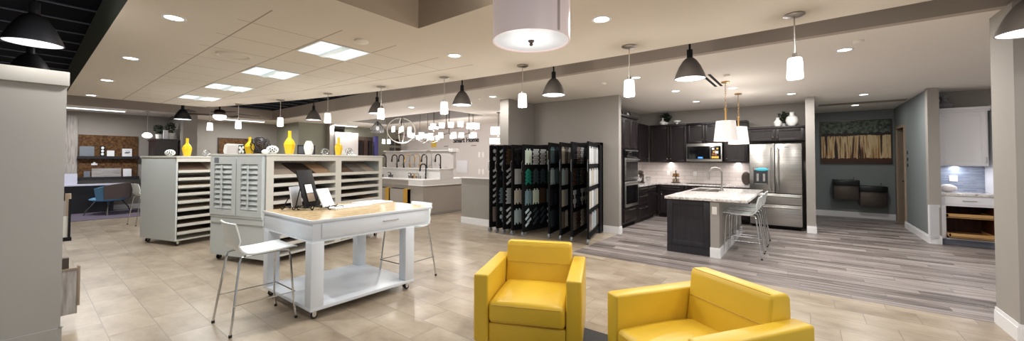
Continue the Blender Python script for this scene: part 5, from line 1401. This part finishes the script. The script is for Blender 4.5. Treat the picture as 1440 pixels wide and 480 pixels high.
t = thing('glass_bell_pendant', 'clear glass bell pendant at the left of the gallery lights', 'pendant light', (7.35, 11.45, 0), 0)
drop(t, 0, 0, 2.78, ZG, 'nickel', .006)
b = MB(); b.lathe([(.03, 2.80), (.10, 2.74), (.19, 2.62), (.22, 2.50), (.19, 2.42), (.175, 2.42), (.205, 2.50), (.175, 2.61), (.09, 2.72), (.03, 2.78)], 22); b.build('glass_bell', 'clear_glass', t)
b = MB(); b.sph((0, 0, 2.60), .055); b.build('bulb', 'shade_bright', t)
b = MB(); b.cyl((0, 0, 2.65), (0, 0, 2.82), .025); b.build('socket', 'bronze', t)
def shade_cluster(label, loc, n, rad, zc, up, sr=.075, sh=.13, mat='bronze', name='shade_chandelier', lin=False):
    t = thing(name, label, 'chandelier', (loc[0], loc[1], 0), 0)
    drop(t, 0, 0, zc - .05, ZG, mat, .010)
    arms = MB()
    for k in range(n):
        if lin: px, py = 0, -rad + 2 * rad * k / (n - 1)
        else:
            a = 2 * PI * k / n + .4; px, py = rad * math.cos(a), rad * math.sin(a)
        if lin: arms.tube([(0, 0, zc - .02), (px, py * .98, zc - .02), (px, py, zc + (.02 if up else -.06))], .010, 6)
        else: arms.tube([(0, 0, zc - .05), (px * .6, py * .6, zc - .10), (px, py, zc - .03 if up else zc - .04)], .010, 6)
        b = MB(); z0 = zc if up else zc - .04 - sh
        b.lathe([(0, z0 + .01), (sr if not up else sr * .8, z0), (sr * .85 if not up else sr, z0 + sh), (0, z0 + sh - .01)], 14, (px, py, 0)); b.build('glass_shade', 'shade_bright', t)
    arms.build('arm', mat, t); return t
shade_cluster('bar chandelier with four upright white shades in the gallery', (8.0, 8.75), 4, .62, 2.50, True, .10, .17, lin=True)
shade_cluster('small chandelier with three hanging white shades left of the lettering', (8.30, 8.95), 3, .26, 2.42, False, .085, .17)
shade_cluster('two shade chandelier with square white glasses before the lettering', (8.46, 8.22), 3, .24, 2.40, False, .09, .15)
shade_cluster('low nickel chandelier with white glasses in the middle of the gallery', (7.7, 9.65), 5, .34, 2.22, True, .085, .14, 'nickel')
shade_cluster('low nickel chandelier with white glasses left of the middle', (8.45, 10.18), 5, .34, 2.20, True, .085, .14, 'nickel')
shade_cluster('small glass drop chandelier left of the ring chandelier', (8.1, 12.0), 3, .12, 2.30, False, .06, .16, 'nickel')
def drum_small(label, loc, zb, h, r, top='shade_bright'):
    t = thing('drum_chandelier', label, 'chandelier', (loc[0], loc[1], 0), 0)
    drop(t, 0, 0, zb + h, ZG if 7.1 < loc[0] < 8.7 and loc[1] > 7.65 else ZK, 'bronze', .010)
    b = MB(); b.lathe([(r * .96, zb), (r, zb), (r, zb + h), (r * .96, zb + h)], 26); b.build('drum_shade', 'shade_bright', t)
    b = MB(); b.lathe([(0, zb + .02), (r * .95, zb + .02), (r * .95, zb + .03), (0, zb + .03)], 26); b.build('diffuser', 'shade_bright', t)
    b = MB(); b.lathe([(0, zb - .09), (.02, zb - .08), (.03, zb - .03), (.05, zb), (0, zb)], 12); b.build('finial', 'nickel', t)
    if top != 'shade_bright':
        b = MB(); b.lathe([(0, zb + h), (r * 1.02, zb + h), (r * 1.02, zb + h + .03), (0, zb + h + .03)], 26); b.build('cap', top, t)
    return t
drum_small('wide white drum chandelier right of the hanging shades', (8.35, 7.95), 2.46, .17, .20)
drum_small('short dark capped drum light in the middle of the gallery', (8.45, 9.86), 2.54, .10, .17, 'bronze')
t = drum_small('two tier bright drum chandelier beside the wall pier', (8.2, 6.82), 2.24, .20, .22)
b = MB(); b.lathe([(.24, 1.98), (.25, 1.98), (.25, 2.12), (.24, 2.12)], 26); b.build('lower_tier', 'shade_bright', t); b = MB(); b.cyl((0, 0, 2.0), (0, 0, 2.3), .012); b.lathe([(0, 2.0), (.24, 2.0), (.24, 2.01), (0, 2.01)], 26); b.build('frame', 'bronze', t)
for x, y in ((7.8, 10.6), (8.0, 9.4), (8.2, 8.4), (8.2, 6.8)): lamp('POINT', (x, y, 1.98), 48, .2, (1, .95, .92))
lamp('POINT', (7.9, 12.2, 2.0), 40, .2)
# under cabinet lights
lamp('AREA', (10.80, 2.9, 1.455), 5, .8, (1, .93, .92), sizey=.06)
lamp('AREA', (10.80, 1.3, 1.455), 3, .4, (1, .93, .92), sizey=.06)
lamp('AREA', (9.6, 3.6, 1.455), 3, 1.0, (1, .93, .92), sizey=.06)
lamp('AREA', (10.75, -2.3, 1.41), 5, .5, (.95, .95, 1), sizey=.06)

# added fill lamps, out of view around the camera, with no fixtures modelled
for x, y in ((1.0, -.5), (3.2, -.9), (-1.2, 1.5), (-2.8, 2.2), (3.3, -2.8), (1.0, -2.8)):
    lamp('AREA', (x, y, 2.72), 36, .5, (1, .98, .955), sizey=.5)
for x, y in ((6.1, -3.0), (8.0, -3.4)): lamp('AREA', (x, y, ZK - .03), 26, .3, (1, .98, .955))  # unseen lamps added to fill the kitchen side

# world: even ambient fill, added, entering where the shell is open behind the camera
w = bpy.data.worlds.new('World'); bpy.context.scene.world = w; w.use_nodes = True
bg = w.node_tree.nodes['Background']; bg.inputs[0].default_value = (.95, .97, 1, 1); bg.inputs[1].default_value = .55

# ------------------------------------------------------------------ camera
f, yaw, pitch, roll, cy = 531.056, .657486, .0218079, .0029263, 214.33
cam = bpy.data.cameras.new('Camera'); co = bpy.data.objects.new('Camera', cam); C.objects.link(co)
cam.sensor_width = 36; cam.lens = f / 1440 * 36; cam.shift_y = (cy - 240) / 1440
cam.clip_start = .05; cam.clip_end = 100
fw = Vector((math.cos(yaw) * math.cos(pitch), math.sin(yaw) * math.cos(pitch), math.sin(pitch)))
r = Vector((math.sin(yaw), -math.cos(yaw), 0)); u = r.cross(fw)
r2 = r * math.cos(roll) + u * math.sin(roll); u2 = -r * math.sin(roll) + u * math.cos(roll)
m3 = Matrix((r2, u2, -fw)).transposed()
co.matrix_world = Matrix.Translation((0, 0, 1.5)) @ m3.to_4x4()
sc = bpy.context.scene; sc.camera = co
sc.view_settings.view_transform = 'Standard'; sc.view_settings.look = 'None'; sc.view_settings.gamma = 1
sc.view_settings.use_curve_mapping = False; sc.view_settings.exposure = -.45
sc.cycles.max_bounces = 8; sc.cycles.diffuse_bounces = 5; sc.cycles.glossy_bounces = 4
sc.cycles.sample_clamp_indirect = 4
